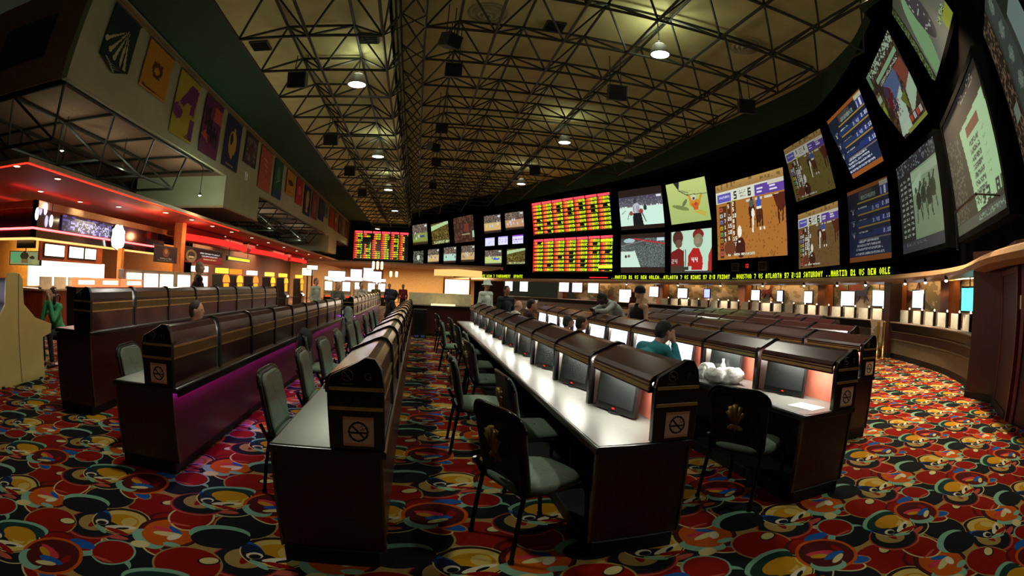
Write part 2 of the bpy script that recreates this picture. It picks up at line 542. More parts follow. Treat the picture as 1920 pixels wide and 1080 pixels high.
# ceilings
rim = spline([(10.6, -9), (10.5, 0), (10.4, 6.6), (11.1, 7.6), (12.1, 9.4), (12.95, 12.4), (13.0, 16.4), (12.5, 21.9), (11.3, 28.1), (8.7, 34.5), (4.9, 43.3), (-1.2, 56)], 6)
pts = [(XJ, -9)] + rim
struct('ceiling', MB().prism([(x, y) for x, y in pts], ZC_R, ZC_R + .15, 'z'), M_ceil)
struct('ceiling_strip', MB().box(XE, XJ, Y0, Y1, ZC_L, ZC_L + .15), M_ceil)
struct('ceiling_step', MB().box(XJ - .06, XJ, Y0, Y1, ZC_L, ZC_R), M_ceil)
struct('ceiling_slope', MB().add([(XE, Y0, ZC_L), (XE, Y1, ZC_L), (XF, Y1, ZC_L + .02), (XF, Y0, ZC_L + .02)], [(0, 1, 2, 3)]), M_dgreen)
# dark band that drops below the ceiling rim, and the flat black soffit behind it
n = len(rim)
def zband(y): return 8.55 if y > 12.5 else 9.5 if y < 8.5 else 9.5 - .95 * (y - 8.5) / 4
sb = MB().add([(x, y, ZC_R) for x, y in rim] + [(x + .25, y, zband(y)) for x, y in rim], [(i, i + 1, n + i + 1, n + i) for i in range(n - 1)])
struct('ceiling_rim_band', sb, M_dgreen)
sb = MB().add([(x + .25, y, zband(y)) for x, y in rim] + [(x + 7, y + (1.5 if y > 25 else 0), zband(y) + (1.2 if y < 12.5 else .1)) for x, y in rim], [(i, i + 1, n + i + 1, n + i) for i in range(n - 1)])
struct('ceiling_soffit', sb, M_blackwall)
# curved screen wall
struct('wall_right', ribbon([(-.4, 2.45), (-.4, 6.0), (-.15, 8.0), (.15, 9.3), (.3, 11)]), M_blackwall)
struct('wall_far', MB().box(-30, 3, 57, 57.3, 3.2, 10), M_dgreen)
struct('wall_far_lower', MB().box(-30, 10, 58.5, 58.8, 0, 3.4), mat('amber_wall', (176, 126, 62), .8))
struct('trim_1', ribbon([(-.35, 2.5), (.12, 2.51), (.3, 2.45), (.36, 2.37), (.3, 2.29), (.05, 2.24), (-.05, 2.26)]), M_tan)
struct('ceiling_counter', ribbon([(.0, 2.27), (-3.6, 2.6)]), mat('oxblood_soffit', (86, 34, 28), .6))
# banner wall and what hangs under it
fs_ = MB().box(XF - .2, XF, 8.0, Y1, 5.74, ZC_L)
struct('wall_left', fs_, M_fascia)
struct('wall_left_end', MB().box(-20, XF - .2, 7.97, 8.2, 5.74, ZC_L), M_brown)
struct('trim_2', MB().box(XF - .02, XF + .06, 8.0, Y1, 8.26, 8.36).box(XF - .02, XF + .03, 8.0, Y1, 8.2, 8.26), mat('tan_cornice', (150, 128, 88), .6))
struct('ceiling_balcony', MB().box(-20, XF - .2, 8.0, Y1, 5.74, 5.8), M_brown)
struct('wall_left_box', MB().box(-13, XF - .001, 19.1, 23.7, 4.5, 5.74), M_fascia)
struct('wall_left_box_far', MB().box(-13, XF - .001, 43.8, 48.0, 4.3, 5.74), M_fascia)
struct('trim_3', MB().box(-13, XF + .03, 19.05, 23.75, 4.42, 4.5), M_tan)
dp = MB().box(-11.7, -9.5, 7.9, 7.97, 6.5, 7.6).build('wall_panel', mat('dark_panel', (22, 26, 24), .6))
tag(dp, 'dark square panel on the end wall beside the green banner', 'panel')
struct('wall_bar_back', MB().box(-30, -29.6, 5, 58, 0, 5.7), M_brown)
struct('wall_behind', MB().box(-30, 24, -12.2, -12, 0, 11), M_dgreen)
struct('wall_left_front', MB().box(-22, -21.7, -12, 8, 0, 9), M_dgreen)
# ------------------------------------------------------------------ ceiling space frames
def inside_rim(x, y, marg=.25):
    if y < -8 or y > 54: return False
    for (x0, y0), (x1, y1) in zip(rim[:-1], rim[1:]):
        if y0 <= y <= y1:
            return x < x0 + (x1 - x0) * (y - y0) / (y1 - y0 + 1e-9) - marg
    return False
def space_frame(name, label, lx, ly, ux, uy, zl, zu, ok, loc, rad=.042):
    t = thing(name, label, 'roof truss', loc)
    def P(p): return (p[0] - loc[0], p[1] - loc[1], p[2] - loc[2])
    def chord(pts, nm):
        run = []
        for p in list(pts) + [None]:
            if p is not None and ok(p[0], p[1]): run.append(p); continue
            if len(run) > 1: MB().sweep([P(q) for q in run], rad, 5).build(nm, M_truss, t)
            run = []
    for z, xs, ys in ((zl, lx, ly), (zu, ux, uy)):
        for x in xs: chord([(x, y, z) for y in ys], 'long_chord')
        for y in ys: chord([(x, y, z) for x in xs], 'cross_chord')
    for y in uy:
        mb = MB(); any_ = False
        for x in ux:
            if not ok(x, y): continue
            for lxx in sorted(lx, key=lambda q: abs(q - x))[:2]:
                for lyy in sorted(ly, key=lambda q: abs(q - y))[:2]:
                    if ok(lxx, lyy) and abs(lxx - x) < 1.2 and abs(lyy - y) < 1.3:
                        mb.tube(P((x, y, zu)), P((lxx, lyy, zl)), .028 * rad / .036, n=4); any_ = True
        if any_: mb.build('web_struts', M_truss, t)
    return t
lx = [-.37 + 1.9 * k for k in range(8)]; ux = [.58 + 1.9 * k for k in range(7)]
ly = [12.1 + 2.1 * j for j in range(-4, 19)]; uy = [13.15 + 2.1 * j for j in range(-5, 18)]
space_frame('ceiling_truss', 'dark steel space frame of crossing tubes under the large cream ceiling', lx, ly, ux, uy, 8.53, 9.42, inside_rim, (5.3, 20, 8.53))
lx2 = [-1.31 - 1.86 * k for k in range(3)]; ux2 = [-2.24 - 1.86 * k for k in range(2)]
space_frame('ceiling_truss', 'lower narrow space frame under the cream strip beside the banner wall', lx2, [12.83 + 2.1 * j for j in range(-4, 19)], ux2, [11.78 + 2.1 * j for j in range(-4, 19)], 7.46, 8.33, lambda x, y: True, (-3.2, 20, 7.46))
bx = [-8.42 - 2.1 * k for k in range(4)]; bxl = [-9.5 - 2.1 * k for k in range(3)]
space_frame('balcony_truss', 'dark tube truss hanging in the recess below the banner wall', bxl, [9.2 + 2.45 * j for j in range(0, 18)], bx, [8.1 + 2.45 * j for j in range(0, 18)], 4.75, 5.66, lambda x, y: not (18.6 < y < 24.2) and not (43.3 < y < 48.5), (-10.5, 20, 4.75), .05)

# ------------------------------------------------------------------ ceiling lamps
def ceiling_lamp(x, y, z, label, on=True, power=900, ztop=None, color=(1, .96, .80), spread=140):
    t = thing('ceiling_downlight', label, 'ceiling light', (x, y, z), 0, 'round ceiling downlights')
    MB().lathe([(.15, .34), (.2, .3), (.3, .02), (.31, 0), (.27, 0), (.26, .02), (.1, .28)], n=20).build('lamp_can', M_lampcan, t, smooth=True)
    MB().lathe([(.26, .012), (.26, .03)], n=20).build('lens', M_lamp if on else M_lampoff, t)
    top = (ztop or z + .9) - z
    MB().tube((0, 0, .33), (0, 0, top), .02, n=6).build('stem', M_truss, t)
    if on:
        ld = bpy.data.lights.new('downlight_lamp', 'AREA'); ld.shape = 'DISK'; ld.size = .5
        ld.energy = power; ld.color = color; ld.spread = math.radians(spread)
        lo = bpy.data.objects.new('lamp_light', ld); col.objects.link(lo); lo.parent = t; lo.location = (0, 0, -.02)
        if y > 32 or spread < 100: return t
        ld = bpy.data.lights.new('ceiling_fill_light', 'POINT'); ld.energy = power * .24; ld.color = (.96, 1, .72); ld.shadow_soft_size = .25  # unseen point light added above the can to brighten ceiling and fascia
        lo = bpy.data.objects.new('ceiling_fill', ld); col.objects.link(lo); lo.parent = t; lo.location = (0, 0, .5)
    return t
PW = 100
for i, y in enumerate((5.2, 13.7, 22.2, 30.3, 39.0)):
    if i: ceiling_lamp(-2.24, y, 7.35, '%s lit round downlight under the low cream ceiling strip' % ORD[i - 1], True, PW, ZC_L)
    else: ceiling_lamp(-2.24, y, 7.35, 'lit round downlight overhead in front of the dark desk row', True, PW, ZC_L)
for i, (y, on) in enumerate(((1.5, 1), (11.4, 1), (21.0, 1), (30.7, 1))):
    lab = 'lit downlight overhead at the front of the white-lit counter' if i == 0 else '%s bright downlight hung from the high cream ceiling' % ORD[i - 1]
    ceiling_lamp(6.05, y, 8.3, lab, True, PW * (2.2 if i == 1 else 1), ZC_R)
ceiling_lamp(-1.9, 28.3, 7.4, 'unlit grey downlight beside the second lit one of the low strip', False, 0, ZC_L)
ceiling_lamp(9.9, 22.6, 8.3, 'unlit downlight near the dark rim above the white boards', False, 0, ZC_R)
ceiling_lamp(-.45, 41, 8.3, 'unlit small downlight far back beside the ceiling step', False, 0, ZC_R)
ceiling_lamp(-4.8, 53, 7.4, 'lit downlight farthest back above the far odds board', True, 200, ZC_L)
ceiling_lamp(9.3, 5.5, 9.3, 'lit warm downlight high over the aisle by the betting windows', True, 650, ZC_R, (1, .74, .46), 75)

# ------------------------------------------------------------------ speakers and vents
def speaker(x, y, z, s, rz, label, ztop):
    t = thing('ceiling_speaker', label, 'speaker', (x, y, z), rz, 'black ceiling speakers')
    MB().prism([(-.5 * s, -.5 * s), (.5 * s, -.5 * s), (.4 * s, .5 * s), (-.4 * s, .5 * s)], -.42 * s, .42 * s, 'z').build('cabinet', M_speaker2, t, rot=(math.radians(20), 0, 0), bevel=.01)
    MB().box(-.44 * s, .44 * s, -.53 * s, -.5 * s, -.38 * s, .38 * s).build('grille', M_speaker, t, rot=(math.radians(20), 0, 0))
    b = MB().tube((-.3 * s, 0, .35 * s), (-.3 * s, 0, ztop - z), .015, n=5).tube((.3 * s, 0, .35 * s), (.3 * s, 0, ztop - z), .015, n=5)
    b.build('hanger', M_truss, t)
SPK = [(-4.12, 13.88, 7.6, .58, 0), (.54, 13.55, 7.9, .5, 0), (.33, 12.6, 8.4, .48, .7), (5.89, 14.4, 8.2, .62, -.15), (10.34, 13.2, 8.2, .6, -.4), (-3.97, 19.6, 7.4, .6, 0), (.5, 19.5, 8.0, .5, 0), (-3.96, 25.45, 7.4, .58, 0), (.49, 25.2, 8.0, .5, 0), (.24, 22.4, 8.0, .48, .7), (5.88, 26.15, 8.2, .6, -.2), (-3.96, 31.5, 7.4, .58, 0), (.5, 31.4, 8.0, .5, 0)]
SPL = ['big black speaker hung near the green ceiling edge, beside the first lit lamp', 'square black speaker facing forward right of the ceiling step', 'tilted diamond-shaped black speaker above the square one', 'black speaker hung from the truss below the brightest lamp', 'black speaker hung near the dark rim above the blue odds screens', 'second speaker along the green ceiling edge', 'second square speaker beyond the ceiling step', 'third speaker along the green ceiling edge', 'third square speaker beyond the ceiling step', 'second tilted diamond speaker near the ceiling step', 'small far speaker above the big orange odds boards', 'fourth and smallest speaker along the green ceiling edge', 'farthest square speaker beyond the ceiling step']
for a, l in zip(SPK, SPL): speaker(*a, l, ZC_L if a[0] < XJ else ZC_R)
def vent(x, y, z, round_, label):
    t = thing('ceiling_vent', label, 'vent', (x, y, z))
    if round_:
        for k in range(4):
            r = .62 - .15 * k
            MB().lathe([(r, 0), (r - .03, -.05 - .03 * k), (r - .08, -.05 - .03 * k), (r - .09, 0)], n=28, close=False).build('ring', M_fascia, t, smooth=True)
    else:
        MB().box(-.3, .3, -.3, .3, -.06, 0).build('frame', M_speaker2, t)
        for k in range(5): MB().box(-.26, .26, -.24 + .11 * k, -.19 + .11 * k, -.09, -.06).build('slat', M_speaker, t)
vent(1.37, 12.8, ZC_R, True, 'large round ceiling diffuser near the ceiling step')
vent(9.3, 11.5, ZC_R, True, 'round ceiling diffuser right of the brightest lamp')
vent(-5.3, 13.0, ZC_L, False, 'small square vent at the green edge of the ceiling')
vent(3.42, 13.05, ZC_R, False, 'square dark vent beside the large round diffuser')
vent(-1.96, 12.7, ZC_L, False, 'square vent in the low ceiling strip by the step')

# ------------------------------------------------------------------ banners on the left wall
def banner(y0, y1, zb, pic, label, point=0.0, name='hanging_pennant'):
    w = y1 - y0; h = 8.12 - zb
    t = thing(name, label, 'banner', (XF + .04, (y0 + y1) / 2, zb), 0, 'banners along the high wall')
    me = painted_mesh('cloth', pic, w, h, M_cloth, .015)
    for v in me.vertices:                       # gentle folds, pointed foot when the photo shows one
        u = v.co.x / w; s = (v.co.z / h + .5)
        if point and s < .25:
            v.co.z = -h / 2 + (s * h) * 1.0 + (abs(u) * 2) * point * (1 - s / .25)
        v.co.y += .02 * math.sin(u * 7 + s * 3) * (1 - s)
    o = put(me, 'cloth', t, (0.02, 0, h / 2), (0, 0, PI / 2))
    MB().tube((.02, -w / 2 - .05, h + .01), (.02, w / 2 + .05, h + .01), .018, n=6).build('rod', M_truss, t)
def bp(bg): return Pic(40, 48, bg)
P = []
p = bp((12, 44, 38)); 
for k in range(5):
    ex, ey = ((.06, .52), (.26, .63), (.46, .69), (.68, .74), (.86, .78))[k]
    p.poly([(.70, .20), (ex - .05, ey), (ex + .05, ey + .01)], (196, 190, 140)).ell(ex, ey, .055, .045, (196, 190, 140))
p.line(.2, .77, .55, .89, .05, (150, 160, 140)); P.append((8.95, 10.45, 6.3, p, 'dark green pointed banner with a fan of pale wedges', .4))
p = bp((196, 140, 34)).ell(.5, .38, .2, .12, (96, 48, 20)).ell(.5, .4, .1, .06, (196, 140, 34)).line(.35, .3, .65, .3, .06, (96, 48, 20)).line(.4, .5, .62, .5, .06, (96, 48, 20)).line(.1, .74, .9, .78, .06, (120, 60, 24)); P.append((11.15, 12.85, 6.3, p, 'golden yellow pointed banner with a brown monogram', .4))
p = bp((182, 168, 52)).poly([(.2, .48), (.62, .1), (1, .12), (.9, .6), (.72, .6), (.74, .42), (.52, .42), (.42, .52)], (112, 44, 112)).ell(.2, .62, .22, .12, (112, 44, 112)).rect(.8, .62, 1, .95, (112, 44, 112)).line(.2, .52, .9, .6, .05, (182, 168, 52)); P.append((13.5, 15.2, 6.0, p, 'yellow banner with a big purple letter shape', 0))
p = bp((104, 38, 84)).rect(.55, .1, 1, .35, (190, 84, 66)).poly([(.0, .7), (.3, .55), (.4, .8)], (190, 90, 80)); p.line(.1,.22,.18,.48,.1,(30,16,40)).line(.3,.2,.32,.5,.1,(30,16,40)).line(.12,.5,.5,.38,.07,(30,16,40)).line(.5,.5,.56,.72,.09,(30,16,40)).line(.66,.48,.7,.74,.09,(30,16,40)).line(.84,.5,.86,.76,.08,(30,16,40)); p.line(.2, .25, .5, .5, .12, (30, 16, 40)).line(.3, .6, .8, .6, .12, (30, 16, 40)); P.append((15.9, 17.65, 6.0, p, 'purple banner with black script and a red corner', 0))
p = bp((30, 38, 84)).ell(.5, .5, .26, .26, (200, 170, 60)).ell(.42, .42, .1, .12, (30, 38, 84)).poly([(.3, .7), (.7, .6), (.6, .85)], (200, 170, 60)).line(.55, .2, .6, .5, .08, (200, 170, 60)).rect(.2, .92, .8, .95, (130, 120, 80)); P.append((18.25, 20.05, 6.05, p, 'navy banner with a gold figure', 0))
p = bp((52, 54, 50)).noise(.1, .1, .9, .9, (74, 70, 64), (120, 108, 96), .4, 4).ell(.5, .5, .2, .2, (96, 44, 40)); P.append((20.75, 22.45, 6.75, p, 'short grey collage banner', 0))
p = bp((196, 92, 72)); 
for k in range(4): p.line(.3 + .1 * k, .25 + .12 * k, .62, .3 + .12 * k, .05, (222, 150, 120))
P.append((23.1, 25.1, 6.05, p, 'salmon red banner with pale handwriting', 0))
p = bp((24, 92, 58)).rect(0, .78, 1, 1, (34, 60, 110)).ell(.5, .35, .2, .2, (80, 140, 90)).line(.3, .6, .7, .5, .05, (120, 160, 110)); P.append((25.7, 27.35, 6.05, p, 'green banner with a blue foot', 0))
p = bp((200, 146, 36)).ell(.5, .42, .3, .1, (80, 44, 30)).line(.2, .36, .8, .46, .06, (80, 44, 30)).line(.3, .78, .7, .82, .04, (110, 60, 30)); P.append((28.3, 30.3, 6.5, p, 'gold banner with a dark brown emblem', .2))
p = bp((190, 44, 44)).ell(.5, .45, .2, .2, (214, 110, 90)); P.append((30.8, 32.6, 6.5, p, 'bright red banner', 0))
p = bp((40, 42, 96)).ell(.5, .45, .22, .34, (206, 170, 60)).rect(.3, .8, .7, .9, (206, 170, 60)); P.append((33.15, 35.2, 6.15, p, 'navy banner with a tall gold shape', 0))
p = bp((140, 70, 70)).ell(.5, .5, .25, .3, (176, 110, 100)); P.append((35.7, 37.8, 6.25, p, 'dusty rose banner', 0))
p = bp((44, 74, 92)).rect(0, .7, 1, 1, (40, 50, 120)); P.append((38.35, 40.4, 6.45, p, 'teal blue banner', 0))
p = bp((122, 128, 120)).ell(.5, .5, .2, .25, (60, 70, 110)); P.append((40.8, 42.5, 6.95, p, 'short pale grey banner', 0))
p = bp((170, 44, 36)); P.append((43.1, 45.2, 6.45, p, 'plain red banner', 0))
p = bp((150, 60, 52)).ell(.5, .4, .25, .15, (190, 160, 120)); P.append((45.7, 47.4, 6.4, p, 'red banner with a cream oval', 0))
p = bp((70, 30, 32)).ell(.5, .5, .2, .2, (120, 80, 60)); P.append((48.1, 49.8, 6.4, p, 'maroon banner', 0))
p = bp((120, 104, 60)); P.append((50.4, 52.0, 6.4, p, 'olive brown banner', 0))
p = bp((96, 60, 50)); P.append((52.7, 54.4, 6.4, p, 'dark brown banner', 0))
p = bp((130, 110, 90)); P.append((54.9, 56.2, 6.4, p, 'beige banner', 0))
bord = ['first', 'second', 'third', 'fourth', 'fifth', 'sixth', 'seventh', 'eighth', 'ninth', 'tenth', 'eleventh', 'twelfth', 'thirteenth', 'fourteenth', 'fifteenth', 'sixteenth', 'seventeenth', 'eighteenth', 'nineteenth', 'last']
for k, (a, b, zb, p, lab, pt) in enumerate(P):
    banner(a, b, zb, p, lab + ', %s along the high wall' % bord[k], pt)
t = thing('wall_fixture', 'small white fixture on the high wall under the grey banner', 'wall light', (XF + .01, 21.4, 6.2))
MB().box(0, .06, -.14, .14, -.18, .18).build('plate', mat('white_plastic', (210, 210, 205), .5), t, bevel=.01)
MB().ell((.07, 0, 0), (.03, .08, .1)).build('lens', mat('frosted_lens', (230, 230, 220), .4), t, smooth=True)

# small work lamps in the balcony recess
for k, (x, y, z, e) in enumerate(((-8.05, 16.2, 4.45, 160), (-9.6, 13.0, 4.8, 45), (-10.2, 10.4, 4.8, 38), (-9.6, 30.0, 4.8, 90), (-9.6, 38.0, 4.8, 90))):
    t = thing('work_lamp', '%s small white lamp under the banner wall, from the near end' % ORD[k], 'lamp', (x, y, z), 0, 'small lamps on the balcony truss')
    MB().lathe([(.02, .1), (.05, .08), (.07, -.02)], n=12, close=False).build('shade', M_lampcan, t)
    MB().ell((0, 0, .0), (.045, .045, .05), 10, 6).build('bulb', M_lamp, t)
    MB().tube((0, 0, .09), (0, 0, .93), .012, n=5).tube((0, 0, .93), (-.3, 0, 1.25), .012, n=5).build('stem', M_truss, t)
    ld = bpy.data.lights.new('work_lamp', 'POINT'); ld.energy = e; ld.color = (.86, 1, .74); ld.shadow_soft_size = .1
    lo = bpy.data.objects.new('work_light', ld); col.objects.link(lo); lo.parent = t; lo.location = (0, 0, -.1)

# lattice that links the two space frames along the ceiling step
t = thing('step_lattice', 'dense tube lattice along the step between high and low ceiling', 'roof truss', (-1.0, 20, 8.4))
for j in range(-3, 17):
    y = 12.83 + 2.1 * j - 20
    mb = MB()
    for dy in (-1.05, 1.05):
        mb.tube((-.31, y, -.94), (.63, y + dy * .7, .13), .026, n=4).tube((.63, y + dy * .7, .13), (-.16, y, 1.02), .026, n=4).tube((-.31, y, -.94), (-.16, y + dy, .2), .026, n=4)
    mb.build('lattice_bars', M_truss, t)
MB().tube((-.16, -14, 1.02), (-.16, 26, 1.02), .035, n=5).build('long_chord', M_truss, t)
MB().tube((-.16, -14, .2), (-.16, 26, .2), .035, n=5).build('long_chord', M_truss, t)
# ------------------------------------------------------------------ big screens on the curved wall
def horses(w=132, h=98, tone=(168, 108, 46), k=1.0):
    def c(*a): return tuple(v * k for v in a)
    d = c(*tone); dd = c(tone[0] * .82, tone[1] * .78, tone[2] * .7)
    p = Pic(w, h, d).noise(0, .3, 1, 1, None, dd, .07, 2).grad(0, 0, 1, .10, c(176, 140, 76), c(150, 116, 66))
    p.noise(.0, .0, 1, .07, None, c(120, 92, 50), .2, 3)
    p.rect(0, .10, 1, .26, c(214, 214, 196)).rect(.02, .13, .24, .245, c(92, 86, 176)).rect(.60, .12, 1, .26, c(92, 66, 150)).rect(.78, .10, 1, .15, c(200, 196, 176))
    p.noise(.05, .16, .22, .19, None, c(190, 190, 220), .7)
    s = h / 98.0
    K = max(1, int(round(2 * s)))
    p.text(int(.295 * w), int(.135 * h), '5', c(34, 34, 34), K).text(int(.50 * w), int(.135 * h), '6', c(34, 34, 34), K)
    for q in range(3): p.noise(.37, .13 + .035 * q, .47, .15 + .035 * q, None, c(140, 140, 126), .55)
    for x0, y0, x1, y1 in ((.63, .165, .71, .185), (.63, .205, .70, .225), (.80, .165, .88, .185), (.80, .20, .90, .225)): p.rect(x0, y0, x1, y1, c(220, 214, 236))
    for x0 in (.47, .60, .73, .86): p.rect(x0, .28, x0 + .10, .305, c(206, 200, 176))
    for x, y0, y1 in ((.075, .30, .98), (.135, .30, .78), (.205, .26, .80), (.285, .26, .96)):
        p.rect(x - .028, y0, x + .028, y1, c(tone[0] * .5, tone[1] * .45, tone[2] * .5))
    cols = [(196, 84, 60), (190, 190, 190), (110, 110, 180), (180, 160, 40), (96, 150, 80), (150, 130, 60), (170, 70, 50), (180, 80, 90)]
    for i, cc in enumerate(cols):
        y = .315 + .082 * i
        p.rect(.052, y, .10, y + .055, c(*cc)).rect(.066, y + .016, .086, y + .04, c(40, 40, 40))
    for i in range(6):
        y = .315 + .082 * i
        if i: p.text(int(.123 * w), int(y * h), '127154'[i], c(226, 226, 216))
        p.text(int(.185 * w), int((y - .02) * h), ['5', '-', '20', '15', '10', '6'][i], c(240, 240, 226)) if i != 1 else p.rect(.195, y + .02, .215, y + .03, c(240, 240, 226))
    for i in range(9):
        y = .27 + .075 * i
        p.text(int(.262 * w), int(y * h), ['2', '5', '10', '8', '3', '9', '15', '10', '8'][i], c(244, 244, 232))
    p.rect(.19, .24, .25, .26, c(206, 206, 190)).rect(.26, .24, .33, .26, c(190, 200, 60))
    br = c(84, 42, 22); b2 = c(58, 28, 16); wh = c(236, 232, 214)
    p.ell(.545, .42, .045, .10, b2).ell(.645, .47, .05, .11, br).ell(.545, .33, .035, .05, c(84, 84, 80)).ell(.645, .35, .04, .055, c(60, 80, 170)).rect(.615, .39, .68, .415, wh)
    p.ell(.56, .46, .022, .06, wh).rect(.545, .5, .565, .60, wh)
    for x in (.525, .62, .655, .69): p.line(x, .5, x - .005, .62, .018, b2)
    p.line(.555, .58, .55, .68, .02, wh).ell(.655, .655, .012, .02, wh).ell(.71, .655, .01, .02, wh)
    p.ell(.545, .275, .018, .022, c(40, 40, 40)).ell(.648, .29, .018, .022, c(70, 80, 140))
    p.poly([(.84, .29), (1, .27), (1, .44), (.93, .5), (.88, .42)], c(84, 36, 22)).line(.9, .45, .91, .62, .02, b2).line(.97, .43, .95, .6, .016, b2)
    p.ell(.355, .66, .03, .075, wh).ell(.365, .86, .07, .13, c(66, 28, 20)).ell(.2, .86, .09, .1, c(110, 58, 34)).rect(.335, .78, .365, .8, wh)
    for x0, x1 in ((.165, .215), (.255, .35), (.37, .565)): p.noise(x0, .925, x1, .955, c(206, 204, 180), c(120, 100, 60), .25)
    return p
def odds(k=1.0, g=(1, 1, 1)):
    def c(r, gg, b): return (r * k * g[0], gg * k * g[1], b * k * g[2])
    p = Pic(96, 100, c(36, 44, 64)).grad(0, 0, 1, 1, c(30, 34, 44), c(34, 48, 84))
    p.rect(0, 0, 1, .055, c(150, 82, 34)).rect(0, .93, 1, 1, c(168, 92, 34)).rect(.30, .06, .62, .17, c(70, 66, 60))
    p.rect(.80, .02, .99, .085, c(190, 190, 160)).rect(.80, .085, 1, .20, c(56, 62, 130)).rect(.90, .095, .935, .19, c(230, 230, 230)).rect(.82, .1, .84, .19, c(190, 190, 220))
    p.noise(.34, .12, .70, .18, None, c(130, 150, 140), .6)
    for i in range(4):
        y = .20 + .165 * i
        p.rect(.25, y, 1, y + .02, c(170, 140, 60) if i < 3 else c(120, 110, 110))
    for i in range(3):
        y = .24 + .165 * i
        p.rect(.60, y + .03, 1, y + .115, c(40, 56, 120)).rect(.20, y + .055, .60, y + .115, c(40, 58, 100))
        p.noise(.06, y + .02, .18, y + .05, None, c(110, 120, 130), .5)
        p.rect(.10, y + .05, .16, y + .11, c(60, 66, 70)).text(11, int((y + .055) * 100), '174'[i], c(230, 230, 210))
        p.noise(.26, y + .03, .48, y + .05, None, c(190, 196, 196), .6)
        p.text(80, int((y + .05) * 100), '2.80 2.10 2.10'.split()[i].replace(' ', ''), c(214, 222, 236))
        if i < 2: p.text(58, int((y + .06) * 100), '3.40', c(176, 190, 210))
    for i in range(4):
        y = .72 + .052 * i
        p.noise(.24 - .03 * i, y, .72 + .04 * i, y + .03, None, c(196, 206, 214), .62)
    return p
def collage():
    p = Pic(96, 100, (60, 44, 34)).noise(0, 0, 1, 1, None, (96, 70, 50), .3, 4)
    p.noise(.05, 0, 1, .12, (60, 60, 46), (180, 200, 170), .42, 2).rect(.25, .17, .95, .23, (150, 190, 150)).rect(.0, .0, .12, .2, (110, 150, 110)).noise(.3, .25, .9, .29, (40, 40, 36), (200, 210, 180), .5)
    p.poly([(.35, .3), (.75, .3), (.72, .55), (.4, .6)], (90, 110, 150)).poly([(.72, .3), (.95, .3), (.98, .5), (.84, .62)], (140, 72, 56))
    p.poly([(.45, .6), (.7, .5), (.62, .95), (.32, .96)], (196, 222, 196)).poly([(.78, .6), (1, .5), (1, .7), (.72, .9)], (186, 214, 180)).poly([(.6, .62), (.74, .58), (.72, .8)], (110, 120, 40))
    p.ell(.4, .5, .09, .14, (100, 36, 40)).ell(.36, .4, .06, .07, (70, 60, 76)).ell(.46, .6, .05, .1, (60, 64, 80)).noise(.3, .45, .55, .75, None, (150, 110, 110), .15, 2)
    p.noise(.0, .3, .2, 1, (96, 88, 44), (160, 160, 90), .3, 2).rect(.02, .34, .2, .42, (170, 190, 160)).rect(.06, .5, .2, .58, (150, 170, 40))
    p.rect(.62, .84, .95, .93, (60, 30, 26))
    for i in range(4): p.rect(.64 + .08 * i, .85, .7 + .08 * i, .92, (200, 190, 180) if i % 2 else (190, 80, 60))
    p.rect(.44, .86, .58, .97, (206, 226, 196)).rect(.5, .95, 1, 1, (150, 160, 70))
    return p
def track(k=1.0):
    p = Pic(96, 100, (104 * k, 106 * k, 90 * k)).grad(0, 0, 1, 1, (70, 74, 54), (120, 122, 108))
    p.ell(.3, .62, .14, .46, (126, 168, 116), .15).ell(.52, .5, .12, .34, (66, 60, 62), -.1).noise(.42, .3, .62, .72, None, (170, 180, 168), .07, 2)
    p.rect(0, 0, .1, 1, (52, 66, 36)).noise(.0, 0, .1, 1, None, (110, 130, 80), .4, 2).rect(.78, .86, 1, 1, (150, 160, 50)).noise(.7, .8, .92, .86, (40, 50, 30), (160, 190, 130), .5).line(.1, .0, .1, 1, .02, (30, 30, 20))
    return p
def harness():
    p = Pic(96, 100, (44, 46, 44)).noise(0, 0, 1, .14, (48, 50, 56), (120, 130, 130), .25, 2)
    p.grad(.36, .16, 1, .88, (150, 176, 140), (136, 160, 122)).rect(.36, .18, 1, .27, (176, 200, 166)).poly([(.36, .3), (.62, .22), (.6, .34), (.38, .42)], (190, 216, 180))
    for x, y in ((.5, .5), (.62, .46), (.74, .5), (.84, .44)):
        p.ell(x, y, .06, .09, (52, 62, 46)).line(x - .04, y + .05, x - .06, y + .22, .018, (60, 70, 52)).line(x + .03, y + .05, x + .06, y + .2, .018, (60, 70, 52)).line(x, y - .05, x + .05, y - .14, .03, (56, 66, 50)).ell(x - .05, y - .12, .025, .035, (70, 84, 66))
    for i in range(11):
        for x in (.06, .16, .27): p.noise(x, .2 + .06 * i, x + .07, .235 + .06 * i, None, (170, 186, 166), .62)
    p.rect(0, .88, 1, 1, (60, 62, 70)).noise(.1, .9, .6, .93, None, (120, 124, 130), .3)
    return p
def poster():
    p = Pic(96, 100, (40, 42, 34)).noise(0, .2, .32, .9, None, (90, 96, 76), .3, 2)
    p.poly([(.38, .24), (.97, .2), (1, .86), (.5, .9)], (176, 222, 168)).rect(.52, .27, .8, .35, (130, 76, 50))
    for i in range(7): p.noise(.54, .39 + .06 * i, .74, .43 + .06 * i, None, (80, 96, 76), .7)
    for i in range(6): p.noise(.8, .4 + .06 * i, .86, .42 + .06 * i, None, (150, 186, 140), .5)
    p.text(60, 78, '$3.80', (44, 56, 44), 2).noise(.5, .78, .6, .86, None, (90, 110, 84), .6)
    p.rect(0, .0, 1, .16, (38, 38, 36)).noise(.5, .03, .9, .09, None, (150, 150, 140), .25, 2).rect(0, .91, 1, 1, (72, 84, 72)).noise(.5, .93, 1, .97, None, (140, 170, 140), .4)
    return p
